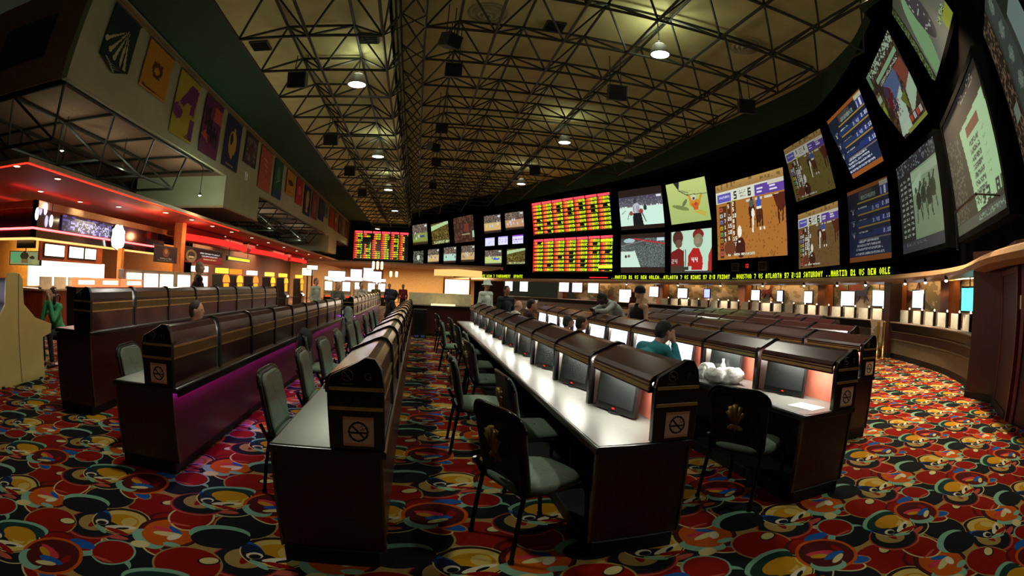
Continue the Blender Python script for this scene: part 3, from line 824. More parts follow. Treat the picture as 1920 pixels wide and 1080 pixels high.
def results():
    p = Pic(96, 100, (56, 70, 60)).rect(0, 0, .3, 1, (40, 30, 22)).noise(.02, .0, .28, 1, None, (130, 110, 80), .28, 2).rect(.34, 0, .62, 1, (70, 84, 76))
    for i in range(6): p.ell(.48, .1 + .16 * i, .05, .05, (120, 140, 124)).noise(.42, .07 + .16 * i, .55, .13 + .16 * i, None, (150, 170, 150), .4)
    p.rect(.62, .0, 1, .3, (24, 44, 34)).rect(.7, .3, 1, .6, (140, 170, 160)).rect(.66, .66, 1, .9, (120, 136, 140)).rect(.1, .6, .24, .7, (140, 160, 140))
    return p
def hockey1():
    p = Pic(96, 72, (40, 32, 30)).grad(0, .18, 1, .46, (70, 66, 84), (96, 96, 104)).noise(0, .2, 1, .44, None, (120, 116, 124), .2, 2).rect(0, .45, 1, .9, (206, 238, 222)).rect(0, .9, 1, 1, (36, 26, 22)).rect(0, 0, 1, .16, (38, 28, 24))
    p.noise(0, .42, 1, .47, None, (220, 226, 220), .4, 2)
    p.ell(.4, .5, .09, .16, (186, 190, 196)).ell(.38, .3, .035, .06, (60, 60, 72)).poly([(.31, .6), (.5, .6), (.54, .9), (.3, .9)], (24, 24, 26)).ell(.5, .56, .05, .06, (160, 60, 60)).ell(.6, .48, .04, .07, (44, 54, 56)).line(.52, .6, .6, .82, .02, (60, 60, 60)).ell(.27, .6, .04, .06, (150, 70, 66)).line(.05, .6, .14, .52, .012, (90, 90, 90)).line(.22, .6, .18, .74, .014, (70, 74, 70)).rect(.86, .2, .97, .25, (220, 226, 230))
    for i in range(4): p.rect(.335 + .035 * i, .42, .345 + .035 * i, .58, (60, 60, 66))
    return p
def hockey2():
    p = Pic(96, 76, (186, 204, 120)).grad(0, 0, 1, 1, (190, 206, 124), (166, 186, 110))
    p.ell(.3, .62, .22, .05, (120, 136, 74), .35).ell(.42, .52, .1, .04, (104, 120, 66), -.9).poly([(.2, .0), (.36, .0), (.31, .2)], (40, 42, 40)).line(.3, .2, .52, .36, .016, (60, 62, 50)).line(.32, .2, .55, .3, .012, (80, 84, 60)).line(.5, .34, 1, .38, .012, (70, 70, 50)).line(.3, .2, .8, .3, .006, (150, 166, 96))
    p.ell(.67, .56, .13, .1, (208, 138, 40)).poly([(.58, .56), (.76, .56), (.73, .72), (.63, .72)], (196, 96, 40)).line(.58, .54, .55, .38, .05, (206, 140, 44)).line(.78, .52, .84, .4, .05, (206, 140, 44)).ell(.655, .43, .055, .07, (206, 206, 190)).ell(.655, .45, .03, .035, (96, 60, 40)).line(.66, .76, .86, .86, .04, (196, 170, 60)).line(.74, .74, .9, .82, .03, (196, 170, 60)).ell(.69, .58, .03, .04, (180, 60, 40))
    return p
def hockey3():
    p = Pic(96, 76, (40, 34, 32)).noise(0, .12, 1, .85, (84, 94, 92), (130, 140, 138), .3, 1).noise(0, .12, 1, .85, None, (50, 56, 58), .25, 1).poly([(0, .45), (.33, .44), (.46, .86), (0, .86)], (206, 234, 214)).rect(0, 0, 1, .1, (44, 32, 30)).rect(0, .86, 1, 1, (46, 30, 26))
    p.grad(0, .1, .55, .3, (60, 60, 64), (84, 88, 86)).line(.3, .12, 1, .28, .03, (176, 50, 50)).ell(.2, .17, .13, .06, (170, 196, 196)).rect(.82, .12, .98, .2, (196, 216, 220)).line(0, .3, .55, .18, .012, (140, 150, 140)).ell(.12, .58, .03, .04, (60, 60, 60)).ell(.19, .57, .03, .04, (110, 90, 90))
    return p
def hockey4():
    p = Pic(96, 90, (188, 222, 196)).rect(.0, .0, .02, 1, (120, 130, 110))
    p.ell(.18, .16, .13, .18, (84, 44, 40)).ell(.2, .3, .09, .1, (106, 78, 62)).poly([(0, .5), (.2, .4), (.32, .48), (.36, 1), (0, 1)], (116, 30, 26)).poly([(.44, .6), (.56, .42), (.7, .44), (.78, .66), (.8, 1), (.42, 1)], (172, 34, 32)).ell(.68, .12, .13, .13, (124, 36, 34)).ell(.68, .26, .11, .16, (126, 124, 92)).ell(.66, .26, .06, .08, (150, 130, 110)).poly([(1, .4), (.92, .6), (.9, .95), (1, 1)], (176, 40, 38)).poly([(.76, .98), (.8, .74), (.84, .98)], (214, 220, 206))
    p.rect(.32, .44, .335, .85, (60, 70, 60)).rect(.365, .44, .385, .85, (60, 70, 60)).text(50, 58, '44', (224, 224, 214), 2).text(2, 60, '24', (180, 168, 160), 2).rect(.0, .82, .3, 1, (70, 54, 46)).rect(.3, .86, .48, .95, (50, 56, 46)).rect(.45, .85, .52, .93, (196, 206, 186)).rect(.36, .93, .8, .96, (190, 196, 186)).rect(0, .96, 1, 1, (60, 60, 52))
    return p
def ledboard(w, h, cols, rows, seed, blocks=(), header=True, wide=None):
    r = np.random.RandomState(seed)
    K = (8, 6, 4); p = Pic(w, h, K)
    R, O, Y, G = (255, 44, 44), (255, 120, 48), (250, 226, 40), (190, 230, 30)
    cw = w / cols; hh = 5 if header else 0; rh = (h - hh) / rows
    if header:
        for c in range(cols): p.a[0:4, int(c * cw) + 1:int((c + 1) * cw) - 1] = (255, 70, 84)
    for c in range(cols):
        for q in range(rows):
            x = int(c * cw) + 1; y = int(hh + q * rh)
            bh = max(3, int(rh) - 1)
            for k in range(bh):
                yy = y + k
                if yy >= h: break
                lit = 1.0 if k < bh - 1 else .55
                for i in range(int(cw) - 2):
                    u = i / (cw - 2)
                    cc = R if u < .14 else O if u < .44 else Y if u < .62 else G
                    on = (r.rand() < .95) if u < .48 else ((i + k // 2) % 2 == 0 if u < .8 else r.rand() < .7)
                    if u > .44 and u < .5: cc = Y
                    if on and x + i < w: p.a[yy, x + i] = tuple(v * lit for v in cc)
            if r.rand() < .24:
                x0 = x + int(cw * .38); p.a[y:y + bh - 1, x0:x0 + int(cw * .4)] = K
    for x0, y0, x1, y1, c in blocks: p.rect(x0, y0, x1, y1, c)
    p.rect(0, 0, 2.0 / w, 1, (150, 10, 10))
    return p
def game(bg, fg, hot, seed, stripe=None):
    r = np.random.RandomState(seed); p = Pic(48, 40, bg)
    p.noise(0, 0, 1, .42, (84, 74, 66), (140, 120, 104), .35, 2).rect(0, .42, 1, .86, fg).rect(0, .9, 1, 1, (44, 34, 28))
    for i in range(9): x, y = .06 + .88 * r.rand(), .4 + .32 * r.rand(); p.ell(x, y, .035, .08, hot if i % 2 else (206, 206, 206))
    if stripe: p.rect(.5, .55, .8, .66, stripe)
    p.rect(.82, .06, .95, .14, (206, 214, 214)); return p
def crowd(seed):
    p = Pic(48, 40, (96, 84, 34)).noise(0, .15, 1, 1, None, (60, 52, 26), .4, 2).poly([(0, .1), (1, -.02), (1, .12), (.6, .2), (0, .34)], (176, 206, 150)).noise(.1, .85, 1, .97, None, (190, 206, 150), .5).noise(0, .4, 1, .8, None, (140, 124, 60), .15, 2); return p
def white_page(tint):
    p = Pic(24, 14, (228, 228, 255)); p.rect(0, .0, 1, .15, tint).noise(.1, .3, .9, .8, None, tint, .2, 2); return p

SCR = {'S1': [14.492, 18.718, 5.388, 5.289, 3.78, -3.106, 0.039], 'S2': [14.299, 14.218, 6.875, 3.315, 2.292, 2.897, 0.228], 'S3': [13.812, 11.149, 7.255, 3.515, 2.474, 2.695, 0.244], 'S4': [14.259, 13.808, 4.037, 3.599, 2.255, 2.836, 0.009], 'S5': [13.705, 10.647, 4.257, 2.992, 2.508, 2.783, 0.015], 'S6': [12.832, 8.282, 7.857, 3.658, 2.621, 2.503, 0.286], 'S7': [10.3, 5.17, 8.4, 3.76, 2.32, 2.296, 0.346], 'S8': [12.422, 7.577, 4.425, 3.564, 2.633, 2.508, 0.035], 'S9': [9.453, 4.248, 4.409, 3.863, 2.536, 2.294, 0.058], 'S10': [6.8, 1.832, 4.756, 2.757, 2.347, 2.123, 0.099], 'H1': [12.839, 27.449, 6.817, 3.438, 2.478, -2.687, 0.16], 'H2': [14.014, 23.744, 6.809, 3.269, 2.312, -2.921, 0.204], 'H3': [12.918, 27.295, 4.092, 3.368, 2.347, -2.66, 0.036], 'H4': [14.111, 23.557, 4.05, 3.315, 2.315, -2.919, 0.019], 'B1': [10.068, 33.385, 6.951, 7.714, 2.442, -2.642, 0.148], 'B2': [10.183, 33.212, 4.162, 7.418, 2.43, -2.601, 0.012], 'LED': [-4.515, 55.5, 5.836, 6.14, 3.152, -1.51, 0.03], 'L1': [-0.219, 53.77, 7.097, 3.153, 2.157, -2.61, 0.114], 'L2': [1.773, 49.379, 6.864, 3.988, 2.085, -2.737, 0.15], 'L3': [3.762, 45.293, 6.905, 3.708, 2.353, -2.714, 0.133], 'L4': [-0.273, 53.95, 4.628, 2.758, 1.391, -2.728, 0.022], 'L5': [1.256, 50.4, 4.633, 2.564, 1.396, -2.71, 0.018], 'L6': [2.736, 47.33, 4.621, 2.414, 1.517, -2.688, 0.016], 'L7': [4.181, 44.558, 4.635, 2.148, 1.454, -2.646, 0.024], 'C1': [5.843, 41.503, 7.036, 2.241, 1.501, -2.605, 0.105], 'C2': [7.248, 39.009, 7.077, 2.247, 1.396, -2.607, 0.137], 'C3': [5.731, 41.679, 5.539, 1.321, 0.686, -2.626, 0.043], 'C4': [6.58, 40.098, 5.55, 1.248, 0.674, -2.623, 0.048], 'C5': [7.482, 38.481, 5.561, 1.318, 0.684, -2.622, 0.049], 'C6': [5.986, 41.162, 4.184, 2.329, 1.258, -2.642, 0.037], 'C7': [7.413, 38.655, 4.213, 2.268, 1.223, -2.641, 0.019]}
def big_screen(key, pic, label, name='wall_screen', cat='screen', m=None, rim_w=.12, depth=.3):
    x, y, z, w, h, yw, tilt = SCR[key]
    t = thing(name, label, cat, (x, y, z), yw + PI / 2, 'screens on the curved wall' if key != 'LED' else None)
    # local: picture faces -Y ; lean the top towards the room
    X = Matrix.Rotation(tilt, 4, 'X')
    o = put(painted_mesh('picture', pic, w, h, m or M_pic), 'picture', t); o.rotation_euler = (tilt, 0, 0)
    b = MB()
    e = rim_w
    b.box(-w / 2 - e, w / 2 + e, .004, depth, -h / 2 - e, h / 2 + e)
    for q in ((-w / 2 - e, -w / 2, -h / 2 - e, h / 2 + e), (w / 2, w / 2 + e, -h / 2 - e, h / 2 + e), (-w / 2, w / 2, h / 2, h / 2 + e), (-w / 2, w / 2, -h / 2 - e, -h / 2)):
        b.box(q[0], q[1], -.03, .004, q[2], q[3])
    b.build('housing', M_blackwall, t, rot=(tilt, 0, 0))
    return t
def dimmed(p, k):
    p.a *= k; return p
big_screen('S1', horses(), 'largest screen, post parade of two horses on bright brown dirt')
big_screen('S2', horses(96, 72, (112, 98, 44), .66), 'olive-tinted upper screen of the same post parade')
big_screen('S4', horses(96, 80, (112, 84, 46), .85), 'lower screen of the post parade beside the biggest one')
big_screen('S3', odds(.85), 'upper blue odds screen with orange bars above and below')
big_screen('S5', odds(.58), 'dimmer lower blue odds screen above the yellow ticker end')
big_screen('S6', dimmed(collage(), .72), 'upper screen with red jockey and pale green track shapes')
big_screen('S7', dimmed(track(), .8), 'highest screen with a grey race pack beside a pale green oval')
big_screen('S8', dimmed(harness(), .72), 'lower screen of dark horses racing on pale green ground')
big_screen('S9', dimmed(poster(), .8), 'lower screen with a tilted pale green price page')
big_screen('S10', dimmed(results(), .62), 'last screen at the edge, dim columns of results')
big_screen('H1', hockey1(), 'upper screen with a striped hockey referee seen from behind')
big_screen('H2', hockey2(), 'upper screen with a hockey goalie in orange on yellow ice')
big_screen('H3', hockey3(), 'lower screen with an ice rink corner and the arena crowd')
big_screen('H4', hockey4(), 'lower screen with two hockey players in red jerseys on the bench')
big_screen('B1', ledboard(190, 60, 7, 8, 3), 'upper orange and yellow lit odds board of the middle pair', 'odds_board', 'odds board', M_pic2)
big_screen('B2', ledboard(182, 60, 7, 8, 4, [(.86, .10, 1, .17, (190, 230, 30)), (.84, .72, 1, .76, (8, 6, 4)), (.84, .80, 1, .88, (200, 230, 40)), (.84, .88, 1, .93, (8, 6, 4))]), 'lower orange and yellow lit odds board of the middle pair', 'odds_board', 'odds board', M_pic2)
big_screen('LED', ledboard(105, 54, 6, 12, 9, [(.16, .22, .33, .40, (8, 6, 4)), (.3, .08, .36, .3, (8, 6, 4)), (.0, .40, .30, .46, (8, 6, 4)), (.16, .46, .2, .8, (8, 6, 4)), (.42, .3, .5, .7, (60, 8, 8)), (.62, .3, .66, .6, (30, 8, 8)), (.93, .12, 1, 1, (8, 8, 4))]), 'far red and yellow odds board on the end wall', 'odds_board', 'odds board', M_pic2, .1, 1.45)
big_screen('L1', game((96, 84, 40), (136, 150, 70), (70, 80, 110), 1, (60, 66, 130)), 'far upper screen with a green field game, next to the end wall')
big_screen('L2', crowd(2), 'far upper screen with a pale sky above brown hills')
big_screen('L3', Pic(48, 40, (62, 40, 32)).noise(0, 0, 1, 1, None, (92, 58, 46), .35, 3).rect(.55, .3, .75, .6, (110, 50, 40)).rect(.9, .6, 1, .85, (150, 200, 160)).rect(.4, .68, .8, .72, (150, 140, 100)), 'far upper screen, mostly dim reddish brown')
big_screen('L4', Pic(30, 36, (44, 46, 38)).noise(0, 0, 1, 1, None, (120, 130, 110), .3, 2).ell(.5, .5, .15, .2, (206, 214, 190)), 'small far screen, dark with a pale middle, lowest row')
big_screen('L5', game((180, 150, 100), (206, 178, 116), (90, 80, 70), 3), 'small far screen with a tan basketball floor')
big_screen('L6', game((84, 60, 50), (176, 216, 196), (50, 60, 60), 4), 'small far screen with a figure on pale ice')
big_screen('L7', game((90, 70, 50), (200, 168, 110), (96, 96, 120), 5), 'small far screen with a tan court under a dim crowd')
big_screen('C1', game((90, 70, 60), (216, 180, 104), (170, 180, 196), 6), 'upper basketball screen with yellow floor over three small monitors')
big_screen('C2', game((90, 66, 54), (196, 150, 110), (206, 196, 196), 7), 'upper basketball screen with players in a brown arena')
big_screen('C3', white_page((200, 200, 255)), 'first small white monitor in the row of three', depth=.5)
big_screen('C4', white_page((190, 180, 255)), 'middle small white monitor in the row of three', depth=.5)
big_screen('C5', white_page((150, 70, 220)), 'small purple and white monitor in the row of three', depth=.5)
big_screen('C6', game((90, 100, 96), (196, 210, 120), (70, 100, 200), 8, (70, 90, 200)), 'lower screen with a yellow-green field and blue players')
big_screen('C7', crowd(9), 'lower screen with a pale sky over a green crowd')
# red clock digits under the boards
for az, z, lab in ((9.55, 3.25, 'small red lit sign under the three small monitors'), (37.9, 3.12, 'small red lit sign under the largest horse screen')):
    q, nn = at_az(az, .2)
    t = thing('red_sign', lab, 'sign', (q.x, q.y, z), math.atan2(nn.y, nn.x) + PI / 2)
    MB().box(-.34, .34, 0, .12, -.14, .14).build('case', M_blackwall, t)
    put(text_mesh('digits', '12', .26, M_led_red), 'digits', t, (0, -.01, 0), (PI / 2, 0, 0))
for az, zz in ((36.4, 3.1), (39.6, 3.1)):
    q, nn = at_az(az, .15)
    t = thing('wall_speaker', 'small brown speaker box under the largest horse screen, %s the red sign' % ('left of' if az < 37 else 'right of'), 'speaker', (q.x, q.y, zz), math.atan2(nn.y, nn.x) + PI / 2)
    MB().box(-.3, .3, 0, .2, -.2, .2).build('case', M_speaker2, t, bevel=.01)
    MB().box(-.24, .24, -.01, .0, -.15, .15).build('grille', M_speaker, t)
t = thing('bracket', 'thin black angle bracket across the foot of the pale green price screen', 'bracket', (9.05, 4.15, 3.28), SCR['S9'][5] + PI / 2)
MB().tube((-.55, -.25, .12), (1.2, -.25, .12), .03, n=5).tube((-.55, -.25, .12), (-.5, -.25, -.6), .03, n=5).build('bar', M_black, t)
MB().tube((1.2, -.25, .12), (1.2, .3, .12), .02, n=5).build('stay', M_black, t)

# ------------------------------------------------------------------ yellow ticker that follows the curve
def ticker(az0, az1, text, label, z0=2.53, z1=2.77):
    path = offset(CURVE, -.02)
    path = [p for p in path if p[1] > 4]
    L_ = [0]
    for a, b in zip(path[:-1], path[1:]): L_.append(L_[-1] + math.hypot(b[0] - a[0], b[1] - a[1]))
    def S(az):
        for i in range(len(path) - 1):
            a = math.degrees(math.atan2(*path[i])); b = math.degrees(math.atan2(*path[i + 1]))
            if b <= az <= a: return L_[i] + (L_[i + 1] - L_[i]) * (a - az) / (a - b)
    def Pt(s):
        for i in range(len(path) - 1):
            if L_[i] <= s <= L_[i + 1]:
                t = (s - L_[i]) / (L_[i + 1] - L_[i]); return (path[i][0] + (path[i + 1][0] - path[i][0]) * t, path[i][1] + (path[i + 1][1] - path[i][1]) * t)
    s1, s0 = S(az0), S(az1)       # s grows away from the near end
    cell = (z1 - z0) / 5.6
    n = int((s1 - s0) / cell)
    t = thing('ticker_sign', label, 'ticker sign', (Pt((s0 + s1) / 2)[0], Pt((s0 + s1) / 2)[1], z0))
    lx_, ly_ = t.location.x, t.location.y
    pic = np.zeros((6, n), bool)
    px = 1; k = 0
    nch = max(1, (n - 5) // 4 + 1); text = (text * (nch // len(text) + 2))[-nch:]
    while px < n - 4:
        ch = text[k % len(text)]; k += 1
        g = FONT.get(ch, '00000')
        for r, row in enumerate(g):
            for q in range(3):
                if int(row) & (4 >> q) and px + q < n: pic[r, px + q] = True
        px += 4
    mb = MB(); bk = MB()
    for r in range(6):
        i = 0
        while i < n:
            if not pic[r, i]: i += 1; continue
            e = i
            while e < n and pic[r, e]: e += 1
            a = Pt(s1 - i * cell - .02 * cell); b = Pt(s1 - e * cell + .1 * cell)
            if a and b:
                zt = z1 - r * cell; zb = zt - cell * 1.0
                mb.add([(a[0] - lx_, a[1] - ly_, zb - z0), (b[0] - lx_, b[1] - ly_, zb - z0), (b[0] - lx_, b[1] - ly_, zt - z0), (a[0] - lx_, a[1] - ly_, zt - z0)], [(0, 1, 2, 3)])
            i = e
    me = mb.mesh('letters', glow('yellow_led', (214, 236, 20), 1.5))
    put(me, 'letters', t)
    st = []
    m = 60
    back = [Pt(s0 + (s1 - s0) * i / m) for i in range(m + 1)]
    bb = offset(back, -.06)
    for i in range(m):
        a, b = bb[i], bb[i + 1]
        bk.add([(a[0] - lx_, a[1] - ly_, -.06), (b[0] - lx_, b[1] - ly_, -.06), (b[0] - lx_, b[1] - ly_, z1 - z0 + .06), (a[0] - lx_, a[1] - ly_, z1 - z0 + .06)], [(0, 1, 2, 3)])
    bk.build('backing', M_blackwall, t)
ticker(21.8, 55.2, '..ATLANTA 7 VS MIAMI 97 2:0 FRIDAY ..HOUSTON 7 VS ATLANTA 97 2:10 SATURDAY ..MARTIN 01 VS NEW ORLEA', 'long curved yellow lit ticker running under the big screens')
ticker(7.0, 12.0, 'NCAA 7 TOURNAMENT  UPDATE ', 'short yellow lit ticker under the basketball screens', 2.52, 2.78)
t = thing('red_strip_sign', 'short red lit strip at the end of the long ticker under the orange boards', 'sign', at_az(20.5, .1)[0].to_3d() + Vector((0, 0, 2.62)), math.atan2(at_az(20.5)[1].y, at_az(20.5)[1].x) + PI / 2)
MB().box(-.9, .9, 0, .08, -.06, .06).build('case', M_blackwall, t)
MB().box(-.85, .85, -.01, 0, -.03, .03).build('letters', glow('red_led', (255, 40, 50), 1.2), t)
# ------------------------------------------------------------------ betting desk rows
PITCH = 1.03
HP_out = [(.335, .30), (.335, .375), (.36, .40), (.52, .475), (.56, .487), (.60, .475), (.63, .435), (.64, .36), (.64, 0)]
HP_in = [(.615, 0), (.615, .35), (.58, .44), (.54, .455), (.37, .37), (.355, .36), (.355, .30)]
DIV = [(.325, 0), (.325, .385), (.35, .412), (.52, .49), (.56, .503), (.61, .49), (.645, .445), (.655, .36), (.655, 0)]
ENDP = [(.36, 0), (.352, .34), (.372, .40), (.52, .475), (.56, .50), (.61, .495), (.645, .44), (.66, .36), (.66, 0)]
W_BAY = PITCH - .05
me_hood = MB().prism(HP_out + HP_in, 0, W_BAY).mesh('hood', M_hood)
me_front = MB().box(.326, .336, 0, W_BAY, .315, .34).box(.326, .336, 0, W_BAY, .352, .358).mesh('brass_strip', M_brass)
me_back = MB().box(.638, .648, 0, W_BAY, .31, .325).box(.638, .648, 0, W_BAY, .215, .23).mesh('back_brass_strip', M_brass)
me_inlay = MB().box(.638, .643, 0, W_BAY, .23, .31).mesh('back_inlay', M_inlay)
me_panel = MB().box(.603, .614, 0, W_BAY, 0, .36).mesh('bay_panel', M_salmon)
me_div = MB().prism(DIV, 0, .05).mesh('divider', M_black)
me_liner = MB().box(.37, .60, .052, .056, .01, .34).box(.37, .60, -.005, -.001, .01, .34).mesh('divider_liner', M_white_p)
me_tube = MB().box(.375, .43, .08, W_BAY - .08, .335, .352).mesh('bay_lamp', glow('bay_tube_light', (255, 250, 236), 62.0))
me_tube_dim = MB().box(.375, .43, .08, W_BAY - .08, .335, .352).mesh('bay_lamp', glow('bay_tube_dim', (236, 246, 226), 34.0))
me_led = None
def no_smoking_pic():
    p = Pic(44, 42, (250, 218, 190)).rect(0, .0, 1, .1, (236, 172, 136)).rect(0, .9, 1, 1, (236, 172, 136))
    K = (34, 28, 26)
    p.line(.26, .53, .62, .53, .06, K).line(.66, .53, .69, .53, .06, K).line(.72, .53, .75, .53, .06, K)
    p.line(.58, .46, .66, .36, .03, (130, 110, 96)).line(.66, .44, .74, .34, .03, (130, 110, 96)).line(.56, .32, .64, .30, .03, (130, 110, 96))
    m = np.abs(np.hypot(p.X - .5, (p.Y - .5) * 42 / 44) - .30) < .032
    p.a[m] = K
    p.line(.29, .29, .71, .73, .065, K)
    return p
me_sign = painted_mesh('no_smoking_sign', no_smoking_pic(), .165, .16, picture_mat('printed_sign', 0, .6), .004)
def ring_mesh():
    mb = MB()
    pts = [(.03 * math.cos(2 * PI * i / 20), 0, .03 * math.sin(2 * PI * i / 20)) for i in range(21)]
    mb.path(pts, .0028, 5); mb.tube((-.021, 0, .021), (.021, 0, -.021), .003, n=5).tube((-.02, 0, -.004), (.016, 0, -.004), .004, n=5)
    mb.box(-.03, .03, -.001, .001, -.048, -.042)
    return mb.mesh('engraved_symbol', mat('faded_gilt', (110, 86, 66), .5))
me_ring = ring_mesh()
M_gilt = MATS['faded_gilt']
M_purple = glow('purple_led', (186, 60, 255), 100.0)

def desk_row(x0, y0, n, label, letter=None, dz=0.0, sign=True, lit=True, purple=0, group='betting desk rows', dim=False, body_red=True):
    L_ = .1 + n * PITCH
    zt = .75 + dz
    xb = .705 if purple else .668
    t = thing('betting_desk', label, 'betting desk', (x0, y0, 0), 0, group)
    for ya in (.02, L_ - .06): MB().box(.02, .64, ya, ya + .04, .1, zt - .05).build('end_board', M_red, t)
    MB().box(.58, .635, .06, L_ - .06, .1, zt - .05).build('back_board', M_red, t)
    MB().box(.03, .60, .0, L_, 0, .105).build('kickboard', M_kick, t, bevel=.006)
    MB().prism([(.0, zt - .045), (.0, zt - .012), (.012, zt), (xb - .013, zt), (xb, zt - .012), (xb, zt - .045)], -.012, L_ + .012).build('counter_edge', M_black, t, bevel=.005)
    MB().box(.022, .645, .01, L_ - .01, zt, zt + .003).build('counter_top', M_ctr, t)
    for xa in (.012, .634): MB().box(xa, xa + .012, .008, .02, .1, zt - .05).build('corner_strip', M_inlay, t)
    if dz: MB().box(.03, .62, .01, L_ - .01, .1, .1 + dz).build('plinth', M_red, t)
    for k, (yy, sgn) in enumerate(((.0, 1), (L_ - .05, -1))):
        ep = MB().prism(ENDP, yy, yy + .05).build('end_panel', M_black, t, loc=(0, 0, zt), bevel=.006)
        if k: continue
        MB().box(.365, .655, -.008, 0, .325, .345).build('brass_strip', M_brass, ep, bevel=.003)
        MB().box(.365, .655, -.008, 0, .22, .24).build('brass_strip', M_brass, ep, bevel=.003)
        if sign: put(me_sign, 'no_smoking_sign', ep, (.52, -.006, .105))
        put(me_ring, 'engraved_symbol', ep, (.465, -.001, .405))
        if letter: put(text_mesh('row_letter', letter, .055, M_gilt), 'row_letter', ep, (.575, -.002, .40), (PI / 2, 0, 0))
    for k in range(n):
        y = .05 + k * PITCH
        if k: put(me_div, 'divider', t, (0, y, zt))
        if k and lit: put(me_liner, 'divider_liner', t, (0, y, zt))
        yb = y + .05 if k else y
        for me in (me_hood, me_front, me_back, me_inlay, me_panel): put(me, me.name.split('.')[0], t, (0, yb - (.0 if k else 0), zt))
        if lit or dim: put(me_tube_dim if dim else me_tube, 'bay_lamp', t, (0, yb, zt))
    if purple:
        MB().box(xb - .008, xb, .0, L_, zt - .075, zt - .04).build('valance', M_black, t)
        MB().box(xb - .022, xb - .012, .05, L_ - .05, zt - .058, zt - .048).build('purple_light_strip', M_purple, t)
    return t
desk_row(-4.5, 4.74, 8, 'tall raised betting desk row by the bar, dark with brass lines', 'I', dz=.22, sign=False, lit=False, purple=0, dim=True)
desk_row(-2.66, 3.60, 9, 'betting desk row with a purple glow along its red back', 'H', lit=False, purple=1, dim=True)
desk_row(-2.5, 14.0, 9, 'farther purple-lit desk section beyond the near purple row', None, lit=False, purple=1, dim=True)
desk_row(-.83, 2.55, 11, 'dark betting desk row marked G, bordering the open aisle', 'G', lit=False, dim=True)
desk_row(1.0, 2.58, 10, 'betting desk row with the brilliant white counter along the aisle', 'F')
desk_row(2.82, 2.76, 10, 'betting desk row with white food bags near its front end', 'E')
desk_row(4.55, 3.85, 9, 'betting desk row just behind the row holding the food bags')
desk_row(6.4, 5.65, 8, 'third lit betting desk row behind the white-counter row')
desk_row(8.15, 7.7, 7, 'desk row two rows in front of the betting windows')
desk_row(9.9, 9.8, 6, 'desk row nearest the betting windows')

# ------------------------------------------------------------------ monitors in the bays
def make_monitor(on):
    t = thing('monitor', 'x', 'monitor')
    R = Matrix.Rotation(math.radians(-12), 4, 'Y')
    MB().box(-.025, .02, -.235, .235, -.02, .285).build('bezel', M_bez, t, loc=(0, 0, .03), rot=(0, math.radians(6), 0), bevel=.008)
    MB().box(-.03, -.024, -.215, .215, .03, .265).build('display', M_scr_on if on else M_scr_off, t, loc=(0, 0, .03), rot=(0, math.radians(6), 0))
    MB().box(.02, .06, -.1, .1, .08, .26).build('housing_back', M_bez, t, loc=(0, 0, .03), rot=(0, math.radians(6), 0), bevel=.01)
    MB().lathe([(.1, 0), (.1, .012), (.03, .02), (.025, .08)], n=16).build('stand', M_bez, t, loc=(.05, 0, 0))
    MB().box(-.033, -.026, -.012, .012, .0, .012).build('power_light', glow('monitor_logo', (255, 50, 30), 1.0), t, loc=(0, 0, .03), rot=(0, math.radians(6), 0))
    return t
mon = {True: make_monitor(True), False: make_monitor(False)}
used = set()
def place_monitor(x, y, on, label, group):
    m = mon[on]
    if on in used: m = copy_tree(m)
    used.add(on)
    m.location = (x, y, .753); m.rotation_euler = (0, 0, .26); m['label'] = label; m['group'] = group
ROWTXT = {'F': 'white-lit counter by the aisle', 'E': 'desk row with the food bags', 'J': 'desk row behind the food-bag row', 'K': 'third lit desk row', 'L': 'desk row two from the windows'}
for key, x0, y0, n, on in (('F', 1.0, 2.58, 10, ()), ('E', 2.82, 2.76, 10, (2, 3, 4, 5, 6, 7, 8, 9)), ('J', 4.55, 3.85, 9, (3, 5, 7)), ('K', 6.4, 5.65, 8, (4, 6)), ('L', 8.15, 7.7, 7, (3, 5))):
    for k in range(n):
        st = 'bright white' if k in on else 'dark blank'
        place_monitor(x0 + .43, y0 + .05 + k * PITCH + .70, k in on, '%s monitor, %s from the near end of the %s' % (st, ORD[k] if k else 'first', ROWTXT[key]), 'monitors of the ' + ROWTXT[key])

